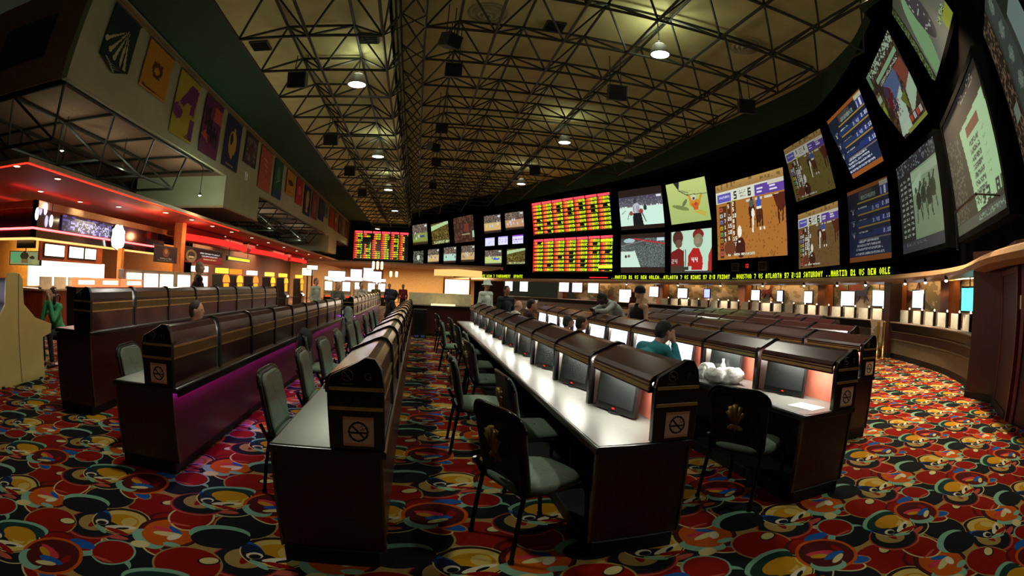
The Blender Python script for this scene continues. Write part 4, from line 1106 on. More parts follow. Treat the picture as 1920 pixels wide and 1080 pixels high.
# ------------------------------------------------------------------ chairs
def rounded(w, h, r, n=6, taper=0.0):
    pts = []
    for cx, cz, a0 in ((w / 2 - r, h / 2 - r, 0), (-w / 2 + r, h / 2 - r, 90), (-w / 2 + r * .5, -h / 2 + r * .5, 180), (w / 2 - r * .5, -h / 2 + r * .5, 270)):
        rr = r if a0 < 180 else r * .5
        for i in range(n + 1):
            a = math.radians(a0 + 90 * i / n)
            z = cz + rr * math.sin(a)
            pts.append(((cx + rr * math.cos(a)) * (1 - taper * (.5 - z / h)), z))
    return pts
def make_chair():
    t = thing('stacking_chair', 'x', 'chair')
    # seat cushion: rounded square, domed
    sp = []
    for i in range(24):
        a = 2 * PI * i / 24
        c, s = math.cos(a), math.sin(a)
        k = 1 / (abs(c) ** 3.4 + abs(s) ** 3.4) ** (1 / 3.4)
        sp.append((c * k, s * k))
    mb = MB(); lv = [(.90, .43), (1.0, .445), (1.0, .475), (.93, .495), (.6, .508), (.0, .512)]
    vs = []
    for k, z in lv:
        for c, s in sp: vs.append((c * .225 * max(k, .02), s * (.225 - .012 * c) * max(k, .02), z))
    fs = [(j * 24 + i, j * 24 + (i + 1) % 24, (j + 1) * 24 + (i + 1) % 24, (j + 1) * 24 + i) for j in range(len(lv) - 1) for i in range(24)] + [tuple(range(23, -1, -1))]
    mb.add(vs, fs).build('seat', M_uph, t, smooth=True)
    prof = rounded(.45, .52, .11, taper=.08)
    tilt = math.radians(-9)
    def bend(mb_):
        mb_.v = [(p[0] + .55 * p[1] * p[1], p[1], p[2]) for p in mb_.v]
        return mb_
    b = MB().prism(prof, .0, .03, 'x')
    bend(b).build('backrest_shell', M_upb, t, loc=(-.255, 0, .685), rot=(0, tilt, 0), bevel=.01)
    b = MB().prism([(p[0] * .9, p[1] * .92) for p in prof], .03, .055, 'x')
    bend(b).build('backrest_cushion', M_uph, t, loc=(-.255, 0, .685), rot=(0, tilt, 0), bevel=.012)
    f = MB(); pts = [(p[0] * 1.03, p[1] * 1.02) for p in prof]
    pts = [(.012 + .55 * y * y, y, z) for y, z in pts if z > -.2]
    f.sweep(pts, .013, 6)
    f.build('back_frame', M_frame, t, loc=(-.255, 0, .685), rot=(0, tilt, 0), smooth=True)
    for s in (-1, 1):
        MB().sweep([(-.20, .19 * s, .50), (-.205, .195 * s, .42), (-.235, .20 * s, .25), (-.27, .205 * s, .01)], .014, 6).tube((-.27, .205 * s, 0), (-.27, .205 * s, .02), .018, n=8).build('leg', M_frame, t, smooth=False)
        MB().sweep([(.10, .20 * s, .44), (.19, .205 * s, .425), (.215, .208 * s, .37), (.235, .212 * s, .01)], .014, 6).tube((.235, .212 * s, 0), (.235, .212 * s, .02), .018, n=8).build('leg', M_frame, t)
    fr = MB()
    for s in (-1, 1): fr.tube((-.2, .19 * s, .435), (.17, .20 * s, .435), .012, n=6).tube((-.21, .19 * s, .44), (-.262, .19 * s, .56), .013, n=6)
    fr.tube((-.2, -.19, .435), (-.2, .19, .435), .012, n=6).tube((.14, -.2, .435), (.14, .2, .435), .012, n=6)
    fr.build('seat_frame', M_frame, t)
    c = MB()                                   # plume crest on the back
    for a, l, r in ((-.55, .10, .014), (-.28, .125, .016), (0, .135, .018), (.28, .125, .016), (.55, .10, .014)):
        y0, z0 = math.sin(a) * .02, -.03
        y1, z1 = math.sin(a) * l, z0 + math.cos(a) * l
        c.sweep([(0, y0, z0), (-.004, (y0 + y1) / 2, (z0 + z1) / 2), (-.003, y1, z1), (-.001, y1 + .02 * math.sin(a), z1 - .012)], [r * .4, r * .7, r, r * .4], 6)
    c.ell((0, 0, -.045), (.008, .045, .02), 10, 6).ell((0, -.03, -.055), (.007, .025, .014), 10, 6).ell((0, .03, -.055), (.007, .025, .014), 10, 6).tube((0, 0, -.06), (0, 0, -.085), .008, .002, n=6)
    c.build('crest', M_crest, t, loc=(-.262, 0, .70), rot=(0, tilt, 0), smooth=True).scale = (1, 1.15, 1.25)
    return t
chair0 = make_chair(); chair_used = [0]
def chair(x, y, deg, label, group):
    c = chair0 if not chair_used[0] else copy_tree(chair0)
    chair_used[0] += 1
    c.location = (x, y, 0); c.rotation_euler = (0, 0, math.radians(deg)); c.scale = (1.13, 1.22, 1.0)
    c['label'] = label; c['group'] = group; c['category'] = 'chair'
for k, (x, y, a) in enumerate([(.73, 2.93, 22), (.63, 4.95, 0), (.98, 3.98, 4), (.93, 6.3, 3), (1.0, 7.5, -4), (.98, 9.0, 2), (.74, 9.8, -5), (.98, 11.0, 3), (.74, 12.4, 4)]):
    lab = ['black crested chair turned out at the front of the white aisle counter', 'second chair in the aisle, pulled well back from the white counter', 'chair tucked against the white counter just behind the front one'][k] if k < 3 else 'dark chair at the white aisle counter, %s from its near end' % ORD[k]
    chair(x, y, a, lab, 'chairs at the white aisle counter')
for k, (y, x, a) in enumerate([(3.76, -.9, 0), (4.94, -.9, 3), (6.03, -.9, -2), (7.19, -.9, 2), (8.45, -.9, -3), (9.4, -.9, 0), (10.9, -.9, 2), (12.2, -.9, 0), (13.3, -.9, 0)]):
    chair(x, y, a, 'chair with grey-green upholstery at desk row G, %s from the near end' % (ORD[k] if k else 'first'), 'chairs at desk row G')
chair(-1.28, 6.75, 8, 'chair under the black jacket, pushed back behind desk row G', 'chairs at desk row G')
chair(-1.16, 10.15, -4, 'chair under the grey hooded sweater, behind desk row G', 'chairs at desk row G')
chair(-2.68, 4.35, 6, 'grey-green chair showing at the near end of the purple desk row', 'chairs at the purple desk row')
chair(-2.72, 5.88, 0, 'chair under the balding man behind the purple desk row', 'chairs at the purple desk row')
chair(2.60, 3.18, 26, 'black chair with a gold crest facing the food-bag desk', 'chairs at the food-bag desk row')
for k, y in enumerate((4.80, 7.5, 8.15, 12.28)):
    chair(2.62, y, 0, ['chair under the man in the teal shirt', 'chair under the nearer grey-shirted man', 'chair under the man in the pale teal top', 'chair under the bald man in white'][k] + ' at the food-bag row', 'chairs at the food-bag desk row')

# things left on the counters
t = thing('plastic_bag', 'crumpled white plastic bag on the counter of the food row', 'bag', (3.08, 4.25, .753))
b = MB()
for i in range(9): b.ell((.10 * rng.randn(), .12 * rng.randn(), .07 + .02 * rng.rand()), (.09 + .04 * rng.rand(), .10 + .04 * rng.rand(), .06 + .03 * rng.rand()), 12, 8)
M_bag = mat('white_plastic_film', (236, 236, 232), .35, vary=.03, bump=.8, scale=20)
o = b.build('bag', M_bag, t, smooth=True)
o.modifiers.new('melt', 'REMESH').voxel_size = .018
dp_ = bpy.data.textures.new('crumple', 'CLOUDS'); dp_.noise_scale = .06
dm = o.modifiers.new('crumple', 'DISPLACE'); dm.texture = dp_; dm.strength = .03
t = thing('takeout_box', 'white takeout box beside the plastic bag on the food row', 'food box', (3.05, 4.66, .753))
MB().prism([(-.09, 0), (.09, 0), (.11, .05), (-.11, .05)], -.11, .11).build('tray', M_bag, t, bevel=.006)
MB().prism([(-.11, .05), (.11, .05), (.085, .09), (-.085, .09)], -.11, .11).build('lid', M_bag, t, bevel=.006)
t = thing('water_bottle', 'clear white-capped water bottle beside the plastic bag', 'bottle', (3.2, 4.52, .753))
MB().lathe([(.03, 0), (.033, .01), (.033, .12), (.028, .15), (.013, .18), (.013, .195)], n=16).build('body', mat('cloudy_plastic', (214, 222, 220), .2), t, smooth=True)
MB().lathe([(.016, .195), (.016, .215)], n=12).build('cap', M_bag, t)
t = thing('paper_sheet', 'white paper sheet at the near end of the food-bag counter', 'paper', (3.08, 3.0, .7535), .15)
MB().box(-.10, .10, -.14, .14, 0, .002).build('sheet', M_bag, t)

# jackets on chair backs
def blob(name, parts, m, voxel=.014, smooth=4, parent=None):
    mb = MB()
    for p in parts:
        if len(p) == 2: mb.ell(p[0], p[1], 16, 10)
        else: mb.cap(*p)
    o = mb.build(name, m, None, smooth=True)
    r = o.modifiers.new('r', 'REMESH'); r.mode = 'VOXEL'; r.voxel_size = voxel
    s = o.modifiers.new('s', 'SMOOTH'); s.iterations = smooth; s.factor = .5
    dg = bpy.context.evaluated_depsgraph_get()
    me = bpy.data.meshes.new_from_object(o.evaluated_get(dg))
    me.name = name
    old = o.data
    bpy.data.objects.remove(o); bpy.data.meshes.remove(old)
    me.shade_smooth()
    if not me.materials: me.materials.append(m)
    o = bpy.data.objects.new(name, me); col.objects.link(o)
    if parent: o.parent = parent
    return o
def jacket(x, y, rz, rgb, label, hood):
    m = mat('cloth_%d_%d_%d' % rgb, rgb, .9, vary=.15, scale=20, bump=.2)
    t = thing('jacket', label, 'jacket', (x, y, .95), rz)
    P_ = [((-.30, 0, -.06), (.07, .25, .12)), ((-.33, 0, -.3), (.07, .24, .26)), ((-.23, 0, -.12), (.05, .23, .16)), ((-.31, -.2, -.1), (-.34, -.25, -.5), .06, .05), ((-.31, .2, -.1), (-.34, .25, -.5), .06, .05)]
    if hood: P_ += [((-.29, 0, .08), (.1, .14, .13)), ((-.27, 0, -.0), (.09, .2, .1))]
    blob('cloth', P_, m, .016, 5, t)
    MB().sweep([(-.41, .02, -.02), (-.41, .02, -.5)], .006, 5).build('seam', mat('dark_zip', (20, 20, 22), .5), t)
jacket(-1.28, 6.75, .14, (22, 23, 26), 'black jacket hung over a chair back beside the purple panel', False)
jacket(-1.16, 10.15, -.07, (122, 136, 130), 'grey hooded sweater draped tall over a chair by desk row G', True)
# ------------------------------------------------------------------ people
SK = {'light': (206, 158, 132), 'tan': (176, 124, 96), 'dark': (84, 56, 44)}
M_eye = mat('eye', (30, 26, 24), .3); M_mouth = mat('lips', (146, 84, 76), .6)
def person(name_lab, x, y, rz, pose, shirt, trousers, hair, skin='light', hat=None, bare=False, long_hair=False, z=0.0, far=False, sit=.47, bald=False, group=None, h=1.0):
    """figure facing local +X; pose is 'stand', 'sit', 'lean', 'slump' or 'phone'"""
    t = thing('person', name_lab, 'person', (x, y, z), rz, group)
    ms = mat('skin_' + skin, SK[skin], .6, vary=.05)
    V = lambda *a: Vector(a)
    if pose in ('sit', 'slump', 'phone', 'bow'):
        pel = V(0, 0, sit + .10)
        lean = {'sit': .10, 'slump': .30, 'phone': .16, 'bow': .22}[pose]
        che = pel + V(lean * .7, 0, .30); neck = pel + V(lean * 1.0, 0, .50)
        head = neck + V(.06 if pose != 'slump' else .10, 0, .15 if pose != 'slump' else .12)
        if pose == 'slump': che = pel + V(.24, 0, .33); neck = pel + V(.41, 0, .51); head = neck + V(.10, 0, .13)
        knee = [V(.44, .13, sit + .06), V(.44, -.13, sit + .06)]; ankle = [V(.40, .14, .09), V(.40, -.14, .09)]
    elif pose == 'lean':
        pel = V(0, 0, .98); che = V(.17, 0, 1.30); neck = V(.33, 0, 1.48); head = neck + V(.14, 0, .05)
        knee = [V(.02, .11, .50), V(-.02, -.11, .50)]; ankle = [V(-.02, .12, .09), V(-.04, -.12, .09)]
    else:
        pel = V(0, 0, .93); che = V(.01, 0, 1.24); neck = V(.02, 0, 1.45); head = neck + V(.03, 0, .16)
        knee = [V(.03, .10, .50), V(.06, -.10, .50)]; ankle = [V(-.02, .11, .09), V(.02, -.12, .09)]
    up = (neck - che).normalized()
    sh = [neck - up * .06 + V(0, .185, 0), neck - up * .06 - V(0, .185, 0)]
    if pose == 'stand':
        el = [sh[0] + V(-.02, .06, -.29), sh[1] + V(-.02, -.06, -.29)]; wr = [el[0] + V(.10, .0, -.24), el[1] + V(.10, 0, -.24)]
    elif pose == 'read':
        el = wr = None
    elif pose == 'lean':
        el = [V(.50, .34, 1.31), V(.50, -.34, 1.31)]; wr = [V(.62, .06, 1.31), V(.64, -.08, 1.32)]
    elif pose == 'phone':
        el = [sh[0] + V(.20, .0, -.22), sh[1] + V(.20, 0, -.22)]; wr = [head + V(.13, .05, -.06), head + V(.13, -.05, -.06)]
    elif pose == 'slump':
        el = [sh[0] + V(.16, .09, -.22), sh[1] + V(.16, -.09, -.20)]; wr = [el[0] + V(.22, -.08, .02), head + V(.10, -.07, -.10)]
    else:
        el = [sh[0] + V(.10, .08, -.25), sh[1] + V(.10, -.08, -.25)]; wr = [el[0] + V(.23, -.06, .04), el[1] + V(.23, .06, .04)]
    # body: one continuous surface
    B = [(pel, (.13, .17, .13)), (pel, che, .125, .13), ((pel + che) / 2, (.11, .15, .16)), (che, (.12, .165, .15)), (sh[0], sh[1], .065), (che, neck, .09, .058), (neck, head, .055, .055)]
    hd = (head - neck).normalized()
    fw = V(1, 0, 0) if pose not in ('lean',) else V(.8, 0, -.6)
    if pose == 'slump': fw = V(.92, 0, -.38)
    side = V(0, 1, 0); hup = fw.cross(side)
    R = Matrix((fw, side, hup)).transposed()
    H = head + hup * .02
    B += [(H, (.098, .078, .115)), (H + R @ V(.03, 0, -.055), (.062, .058, .062)), (H + R @ V(.098, 0, -.02), (.017, .014, .022)), (H + R @ V(-.005, .08, -.01), (.02, .012, .03)), (H + R @ V(-.005, -.08, -.01), (.02, .012, .03))]
    for i in (0, 1):
        s = 1 if i == 0 else -1
        hip = pel + V(0, .09 * s, -.03)
        B += [(sh[i], el[i], .05, .04), (el[i], wr[i], .04, .028), (hip, knee[i], .085, .055), (knee[i], ankle[i], .054, .038), (ankle[i] + V(0, 0, -.045), ankle[i] + V(.15, 0, -.055), .04, .03)]
        fd = (wr[i] - el[i]).normalized(); pd = fd.cross(V(0, 0, 1)) if abs(fd.z) < .95 else V(0, 1, 0)
        pd.normalize(); nd = fd.cross(pd)
        palm = wr[i] + fd * .055
        B += [(wr[i], wr[i] + fd * .085, .03, .032), (palm + pd * .018, palm + pd * .02 + fd * .03, .018), (palm - pd * .018, palm - pd * .02 + fd * .03, .018)]
        for q, ln in ((-1.5, .052), (-.5, .064), (.5, .070), (1.5, .060)):
            k0 = palm + pd * (.019 * q) + fd * .03; k1 = k0 + fd * ln * .6 - nd * .008; k2 = k1 + fd * ln * .4 - nd * .022
            B += [(k0, k1, .0105, .0095), (k1, k2, .0095, .008)]
        th0 = wr[i] + fd * .03 + pd * .03 * s; th1 = th0 + pd * .028 * s + fd * .035
        B += [(th0, th1, .013, .011), (th1, th1 + fd * .03, .011, .009)]
    blob('body', B, ms, .014 if far else .0095, 3, t)
    # clothes over it
    mc = mat('cloth_%d_%d_%d' % shirt, shirt, .9, vary=.12, scale=14, bump=.15)
    S = [(pel + V(0, 0, .05), (.145, .185, .12)), (pel + V(0, 0, .05), che, .142, .148), ((pel + che) / 2, (.128, .168, .17)), (che, (.135, .182, .16)), (che, neck - up * .05, .10, .08)]
    if bare:
        S += [(sh[0] * .8 + sh[1] * .2 + V(0, 0, .01), neck - up * .03, .03), (sh[1] * .8 + sh[0] * .2 + V(0, 0, .01), neck - up * .03, .03)]
    else:
        S += [(sh[0], sh[1], .08), (sh[0], el[0], .066, .054), (sh[1], el[1], .066, .054), (el[0], el[0].lerp(wr[0], .88), .054, .042), (el[1], el[1].lerp(wr[1], .88), .054, .042), (neck - up * .05, neck - up * .01, .075, .068)]
    blob('shirt', S, mc, .016 if far else .012, 3, t)
    mt = mat('cloth_%d_%d_%d' % trousers, trousers, .9, vary=.12, scale=14)
    T = [(pel, (.142, .182, .135))]
    for i in (0, 1):
        s = 1 if i == 0 else -1
        T += [(pel + V(0, .09 * s, -.03), knee[i], .098, .07), (knee[i], ankle[i].lerp(knee[i], .1), .07, .055)]
    blob('trousers', T, mt, .018 if far else .014, 3, t)
    msh = mat('dark_shoe', (28, 24, 24), .5)
    for i in (0, 1):
        a = ankle[i]; blob('shoe', [(a + V(-.03, 0, -.045), a + V(.15, 0, -.05), .045, .038)], msh, .014, 2, t)
    if hair and not bald:
        mh = mat('hair_%d_%d_%d' % hair, hair, .7, vary=.2, scale=60)
        HH = [(H + R @ V(-.02, 0, .03), (.098, .086, .10)), (H + R @ V(-.055, 0, -.02), (.065, .078, .09))]
        if long_hair: HH += [(H + R @ V(-.06, 0, -.06), H + R @ V(-.08, 0, -.26), .075, .06), (H + R @ V(-.02, .07, -.05), H + R @ V(-.03, .08, -.2), .035, .03), (H + R @ V(-.02, -.07, -.05), H + R @ V(-.03, -.08, -.2), .035, .03)]
        blob('hair', HH, mh, .012, 2, t)
    elif bald and hair:
        mh = mat('hair_%d_%d_%d' % hair, hair, .7, vary=.2, scale=60)
        blob('hair', [(H + R @ V(-.05, 0, -.01), (.062, .083, .05))], mh, .012, 2, t)
    if hat:
        kind, hc = hat
        mh = mat('hat_%d_%d_%d' % hc, hc, .85)
        if kind == 'bucket':
            o = MB().lathe([(.16, -.015), (.155, -.005), (.108, .03), (.098, .11), (.07, .13), (.0, .135)], n=24, close=False).build('hat', mh, t, smooth=True)
        elif kind == 'hood':
            o = blob('hood', [(V(-.015, 0, .0), (.122, .105, .135)), (V(-.05, 0, -.12), (.1, .12, .09))], mh, .012, 3, t)
        else:
            o = MB().lathe([(.108, -.005), (.112, .02), (.108, .07), (.085, .12), (.04, .142), (.0, .146)], n=24, close=False).build('beanie', mh, t, smooth=True)
        M4 = R.to_4x4(); M4.translation = H + R @ V(0, 0, .03)
        o.matrix_local = M4
    for s in (-1, 1):
        o = MB().ell((0, 0, 0), (.008, .012, .009), 8, 6).build('eye', M_eye, t, smooth=True); o.location = H + R @ V(.088, .032 * s, .008)
    o = MB().ell((0, 0, 0), (.008, .024, .006), 8, 6).build('mouth', M_mouth, t, smooth=True); o.location = H + R @ V(.088, 0, -.066)
    if h != 1.0: t.scale = (h, h, h)
    return t
person('man in a teal shirt bent over the food-bag counter, hand at his face', 2.14, 4.80, .25, 'slump', (44, 140, 152), (40, 42, 50), (34, 26, 22), 'light', h=1.0)
person('man in a pale teal-grey top seated farther along the food-bag row', 2.28, 8.15, .15, 'bow', (104, 134, 128), (44, 46, 54), (50, 42, 34), 'tan', h=.9)
person('dark-haired man in a grey shirt seated between teal-topped men', 2.28, 7.5, -.05, 'bow', (116, 124, 116), (50, 48, 46), (40, 32, 28), 'tan', h=.92)
person('bald man in white reading a paper at the food-bag row', 2.32, 12.3, .1, 'sit', (206, 200, 186), (70, 70, 70), (150, 130, 100), 'light', bald=True, h=1.0)
person('person in a white hooded top and white bucket hat standing behind the white counter', 1.95, 14.7, -.9, 'stand', (214, 226, 214), (60, 60, 64), (60, 50, 40), 'light', hat=('bucket', (206, 222, 210)), h=1.05)
person('standing man in a dark jacket between white-hatted and bald people', 2.25, 12.9, -1.2, 'stand', (30, 36, 36), (30, 32, 36), (40, 32, 26), 'tan', h=.98)
person('seated person in dark maroon in front of the man reading a paper', 2.4, 11.2, 0, 'sit', (52, 26, 28), (40, 36, 36), (40, 26, 20), 'tan', far=True, h=1.05)
person('man in a pale grey hooded sweatshirt leaning on folded arms over the desks', 3.95, 9.15, PI, 'lean', (160, 172, 164), (48, 52, 60), (40, 30, 26), 'dark', h=.98)
person('woman in a black tank top and black beanie standing among the desks', 4.15, 8.9, .4, 'stand', (24, 22, 24), (36, 36, 44), None, 'light', hat=('beanie', (20, 20, 24)), bare=True, h=1.0)
person('woman in a green jacket on a stool beside the tan cabinet, hands at her face', -6.67, 7.12, -PI / 2, 'phone', (84, 180, 120), (40, 38, 44), (28, 22, 22), 'light', long_hair=True, sit=.56, h=.92)
person('grey-haired man in a black suit walking behind the raised desk row', -5.35, 11.0, .6, 'stand', (26, 24, 26), (26, 26, 28), (150, 140, 126), 'light', h=1.13)
person('short-haired man seated behind the purple desk row, only his head showing', -3.02, 5.88, .1, 'sit', (80, 70, 64), (50, 48, 48), (70, 56, 44), 'light', h=.98)
person('person in a white and black jacket standing beyond the purple row end', -3.75, 17.6, -.5, 'stand', (180, 190, 172), (40, 40, 40), (110, 80, 60), 'light', far=True)
person('seated person in grey with pale hair among the far desks', -3.4, 20.0, -.8, 'sit', (110, 116, 106), (50, 50, 50), (170, 150, 120), 'light', far=True, h=1.2)
person('person in a white top sitting among the far casino crowd', -2.9, 24.0, -1.0, 'sit', (200, 190, 176), (60, 56, 56), (50, 36, 30), 'light', far=True, h=1.25)
person('person in an olive top among the far casino crowd', -2.2, 25.2, -1.5, 'stand', (96, 96, 48), (50, 46, 44), (190, 160, 100), 'light', far=True, h=.93)
person('person in dark blue among the far casino crowd by the amber wall', -1.6, 26.5, -1.5, 'stand', (44, 46, 84), (40, 40, 48), (36, 28, 26), 'tan', far=True, h=.95)
person('person in a red top at the far end of the aisle crowd', -.9, 27.5, -1.7, 'stand', (120, 40, 44), (40, 40, 48), (40, 28, 24), 'tan', far=True, h=.95)
person('seated person in a black coat at the far end of row G', -.95, 15.9, 0, 'sit', (28, 30, 34), (30, 30, 34), (30, 28, 28), 'tan', hat=('hood', (28, 30, 34)), far=True, h=1.05)
person('dark-haired customer in dark red standing at the betting windows', 11.9, 26.2, .4, 'stand', (70, 26, 28), (36, 32, 34), (30, 22, 20), 'light', long_hair=True, far=True)
person('clerk in black behind the betting windows, near the tall screens', 15.6, 18.2, PI, 'stand', (34, 32, 36), (30, 30, 34), (70, 46, 34), 'light', far=True)
t = thing('newspaper', 'white racing paper held up by the bald man', 'newspaper', (2.76, 12.35, 1.24), .3)
MB().add([(0, -.2, -.1), (0, .2, -.1), (.14, .2, .14), (.14, -.2, .14), (.05, 0, -.1), (.19, 0, .14)], [(0, 4, 5, 3), (4, 1, 2, 5)]).build('page', M_bag, t)
# ------------------------------------------------------------------ betting counter along the curve
M_ledge = mat('pale_stone_counter', (150, 132, 112), .35)
M_mural = None
def rib_obj(name, levels, m, parent=None, a0=None, a1=None):
    pts = [p for p in CURVE if p[1] >= a0 and p[1] <= a1]
    return ribbon(levels, pts).build(name, m, parent)
def counter_section(y0, y1, label):
    t = thing('betting_counter', label, 'betting counter', at_az(45)[0].to_3d(), 0)
    o = t.location.copy()
    for nm, lv, m in (('kickboard', [(.0, 0), (.0, .16)], M_kick), ('front_panel', [(.03, .16), (.03, .55), (.06, .56), (.06, .60)], mat('olive_tan_panel', (96, 84, 60), .5)), ('red_band', [(.05, .60), (.05, .80)], M_red), ('brass_rail', [(.08, .80), (.10, .815), (.08, .83)], M_inlay), ('black_band', [(.04, .83), (.1, 1.06)], M_black), ('counter_top', [(.14, 1.06), (.15, 1.085), (.14, 1.10), (-.65, 1.10)], M_ledge)):
        ob = rib_obj(nm, lv, m, t, y0, y1); ob.location = -o
    return t
counter_section(4.3, 9.6, 'dark banded betting counter on the aisle side of the brass posts')
counter_section(10.2, 40, 'long betting counter with bright screens beyond the brass posts')
# wall behind the clerks, painted with hills and horses
pm = bpy.data.materials.new('race_mural'); pm.use_nodes = True
nt = pm.node_tree; pr = nt.nodes['Principled BSDF']; pr.inputs['Roughness'].default_value = .8
tc = nt.nodes.new('ShaderNodeTexCoord'); mp = nt.nodes.new('ShaderNodeMapping'); mp.inputs['Scale'].default_value = (.5, .5, 1.0)
nt.links.new(tc.outputs['Object'], mp.inputs['Vector'])
nz = nt.nodes.new('ShaderNodeTexNoise'); nz.inputs['Scale'].default_value = 1.5; nz.inputs['Detail'].default_value = 4
nt.links.new(mp.outputs[0], nz.inputs['Vector'])
rp = nt.nodes.new('ShaderNodeValToRGB'); rp.color_ramp.interpolation = 'CONSTANT'
cols = [(0, (120, 60, 46)), (.36, (96, 96, 66)), (.44, (150, 134, 104)), (.52, (206, 186, 156)), (.66, (176, 150, 112))]
rp.color_ramp.elements[0].color = L(cols[0][1]) + (1,)
rp.color_ramp.elements[1].position = cols[1][0]; rp.color_ramp.elements[1].color = L(cols[1][1]) + (1,)
for pz, c in cols[2:]:
    e = rp.color_ramp.elements.new(pz); e.color = L(c) + (1,)
nt.links.new(nz.outputs['Fac'], rp.inputs['Fac']); nt.links.new(rp.outputs['Color'], pr.inputs['Base Color'])
struct('wall_right_mural', ribbon([(-2.3, 0), (-2.3, 2.62)], [p for p in CURVE if p[1] > 4.3 and p[1] < 36]), pm)
M_soft = MATS['oxblood_soffit']
# horse silhouettes of the mural
def horse(az, z, s, rgb, label):
    q, nn = at_az(az, -2.24)
    t = thing('horse_painting', label, 'painting', (q.x, q.y, z), math.atan2(nn.y, nn.x) + PI / 2)
    m = mat('mural_%d_%d_%d' % rgb, rgb, .8)
    poly = [(-.9, .1), (-.7, .35), (-.2, .30), (.3, .38), (.5, .75), (.62, .95), (.7, .85), (.95, .62), (.9, .52), (.72, .58), (.6, .2), (.55, -.1), (.85, -.4), (.8, -.45), (.45, -.2), (.3, -.6), (.22, -.6), (.25, -.1), (-.3, -.12), (-.55, -.55), (-.65, -.5), (-.5, -.1), (-.85, -.4), (-.92, -.32), (-.75, .0), (-.95, -.1)]
    MB().prism([(a * s, b * s) for a, b in poly], -.012, 0).build('horse', m, t)
horse(58.6, 1.95, .55, (150, 44, 34), 'red horse painted on the mural wall behind the near counter')
horse(52.4, 1.95, .5, (104, 50, 40), 'brown horse painted beside the tall lit screen')
horse(36.2, 1.95, .5, (120, 50, 44), 'dull red horse on the far mural behind the counter')
horse(46.6, 1.95, .55, (60, 70, 96), 'blue-grey horse painted on the mural between the screens')
# pillars between the windows
def pillar(az, d, w, label, m, zt=2.5):
    q, nn = at_az(az, d)
    t = thing('pillar', label, 'pillar', (q.x, q.y, 0), math.atan2(nn.y, nn.x) + PI / 2)
    MB().box(-w / 2, w / 2, -.02, .5, 0, zt).build('shaft', m, t, bevel=.02)
    MB().box(-w / 2 - .03, w / 2 + .03, -.05, .53, 0, .16).build('foot', M_kick, t)
    MB().box(-w / 2 - .02, w / 2 + .02, -.04, .52, zt - .12, zt - .06).build('band', M_brass, t)
    t['kind'] = 'structure'
    return t
pillar(54.8, .12, .42, 'dark red wooden pillar beside the brass posts', M_red)
M_or = wood('honey_wood', (170, 100, 52), .4, axis=2)
for az, lab in ((56.6, 'honey-coloured wooden pillar lit from above, behind the near counter'), (51.3, 'honey wood pillar between two tall white screens'), (43.0, 'honey wood pillar left of the blue horse mural'), (34.2, 'honey wood pillar near the far seated clerks'), (25.4, 'orange lit pillar behind the black-hatted woman'), (14.2, 'pale lit pillar under the left end of the orange boards')):
    pillar(az, -1.7, .55, lab, M_or)
    q, nn = at_az(az, -1.5)
    ld = bpy.data.lights.new('pillar_light', 'SPOT'); ld.energy = 60; ld.color = (1, .72, .4); ld.spot_size = 1.9; ld.spot_blend = .8; ld.shadow_soft_size = .1
    lo = bpy.data.objects.new('pillar_light', ld); col.objects.link(lo); lo.location = (q.x + nn.x * .1, q.y + nn.y * .1, 2.42)
# hanging odds monitors behind the counter
TV = [(12.85, 29.55, 1.48, -157, 1.03, .82, (255, 220, 206)), (13.81, 27.35, 1.82, -160, .72, .59, (255, 255, 255)), (14.5, 25.02, 1.79, -166, .77, .52, (255, 255, 255)), (14.87, 22.95, 1.82, -150, .34, .44, (150, 160, 255)), (15.15, 18.97, 1.80, -179, .62, .46, (255, 255, 255)), (15.21, 17.2, 1.79, 178, .4, .46, (190, 210, 255)), (15.02, 15.1, 1.78, 190, .42, .46, (250, 250, 255)), (14.77, 12.57, 1.77, 190, .62, .50, (245, 250, 255)), (14.35, 10.65, 1.80, 200, .5, .5, (235, 240, 255)), (13.3, 8.24, 1.79, 180, .42, .48, (225, 235, 250)), (11.07, 5.25, 1.79, 165, .5, .5, (90, 220, 220))]
TVL = ['large pinkish lit monitor between the hooded man and the black beanie', 'white lit monitor just right of the black beanie', 'white lit monitor with a blue edge over the betting counter', 'narrow bluish lit monitor seen edge-on by the far clerks', 'square white monitor above the seated clerks', 'blue-white monitor left of the wooden pillar', 'narrow white monitor beside the dull red horse', 'square white monitor tilted over the middle of the counter', 'tall white monitor right beside the dark red pillar', 'slim white monitor next to the red horse', 'cyan lit monitor at the end of the near counter']
def counter_tv(x, y, z, yd, w, h, c, label):
    t = thing('odds_monitor', label, 'monitor', (x, y, z), math.radians(yd) + PI / 2, 'monitors over the betting counter')
    MB().box(-w / 2 - .04, w / 2 + .04, 0, .08, -h / 2 - .04, h / 2 + .04).build('bezel', M_bez, t, bevel=.01)
    MB().box(-w / 2, w / 2, -.006, 0, -h / 2, h / 2).build('display', glow('tv_%d_%d_%d' % c, c, 2.2), t)
    MB().tube((0, .05, h / 2), (0, .05, 2.5 - z), .02, n=6).build('hanger', M_bez, t)
for a, l in zip(TV, TVL): counter_tv(*a, l)
for k, (az, lab, c) in enumerate(((14.9, 'first', (255, 250, 245)), (16.4, 'second', (255, 205, 215)), (18.2, 'third', (255, 255, 250)))):
    q, nn = at_az(az, -1.4)
    counter_tv(q.x, q.y, 1.98, math.degrees(math.atan2(nn.y, nn.x)), 1.0, .75, c, '%s of three white monitors under the orange odds boards' % lab)
for az, lab, c in ((8.9, 'first of two small monitors under the basketball screens', (255, 235, 235)), (10.6, 'second of two small monitors under the basketball screens', (255, 255, 255))):
    q, nn = at_az(az, -1.2)
    counter_tv(q.x, q.y, 1.9, math.degrees(math.atan2(nn.y, nn.x)), .95, .8, c, lab)
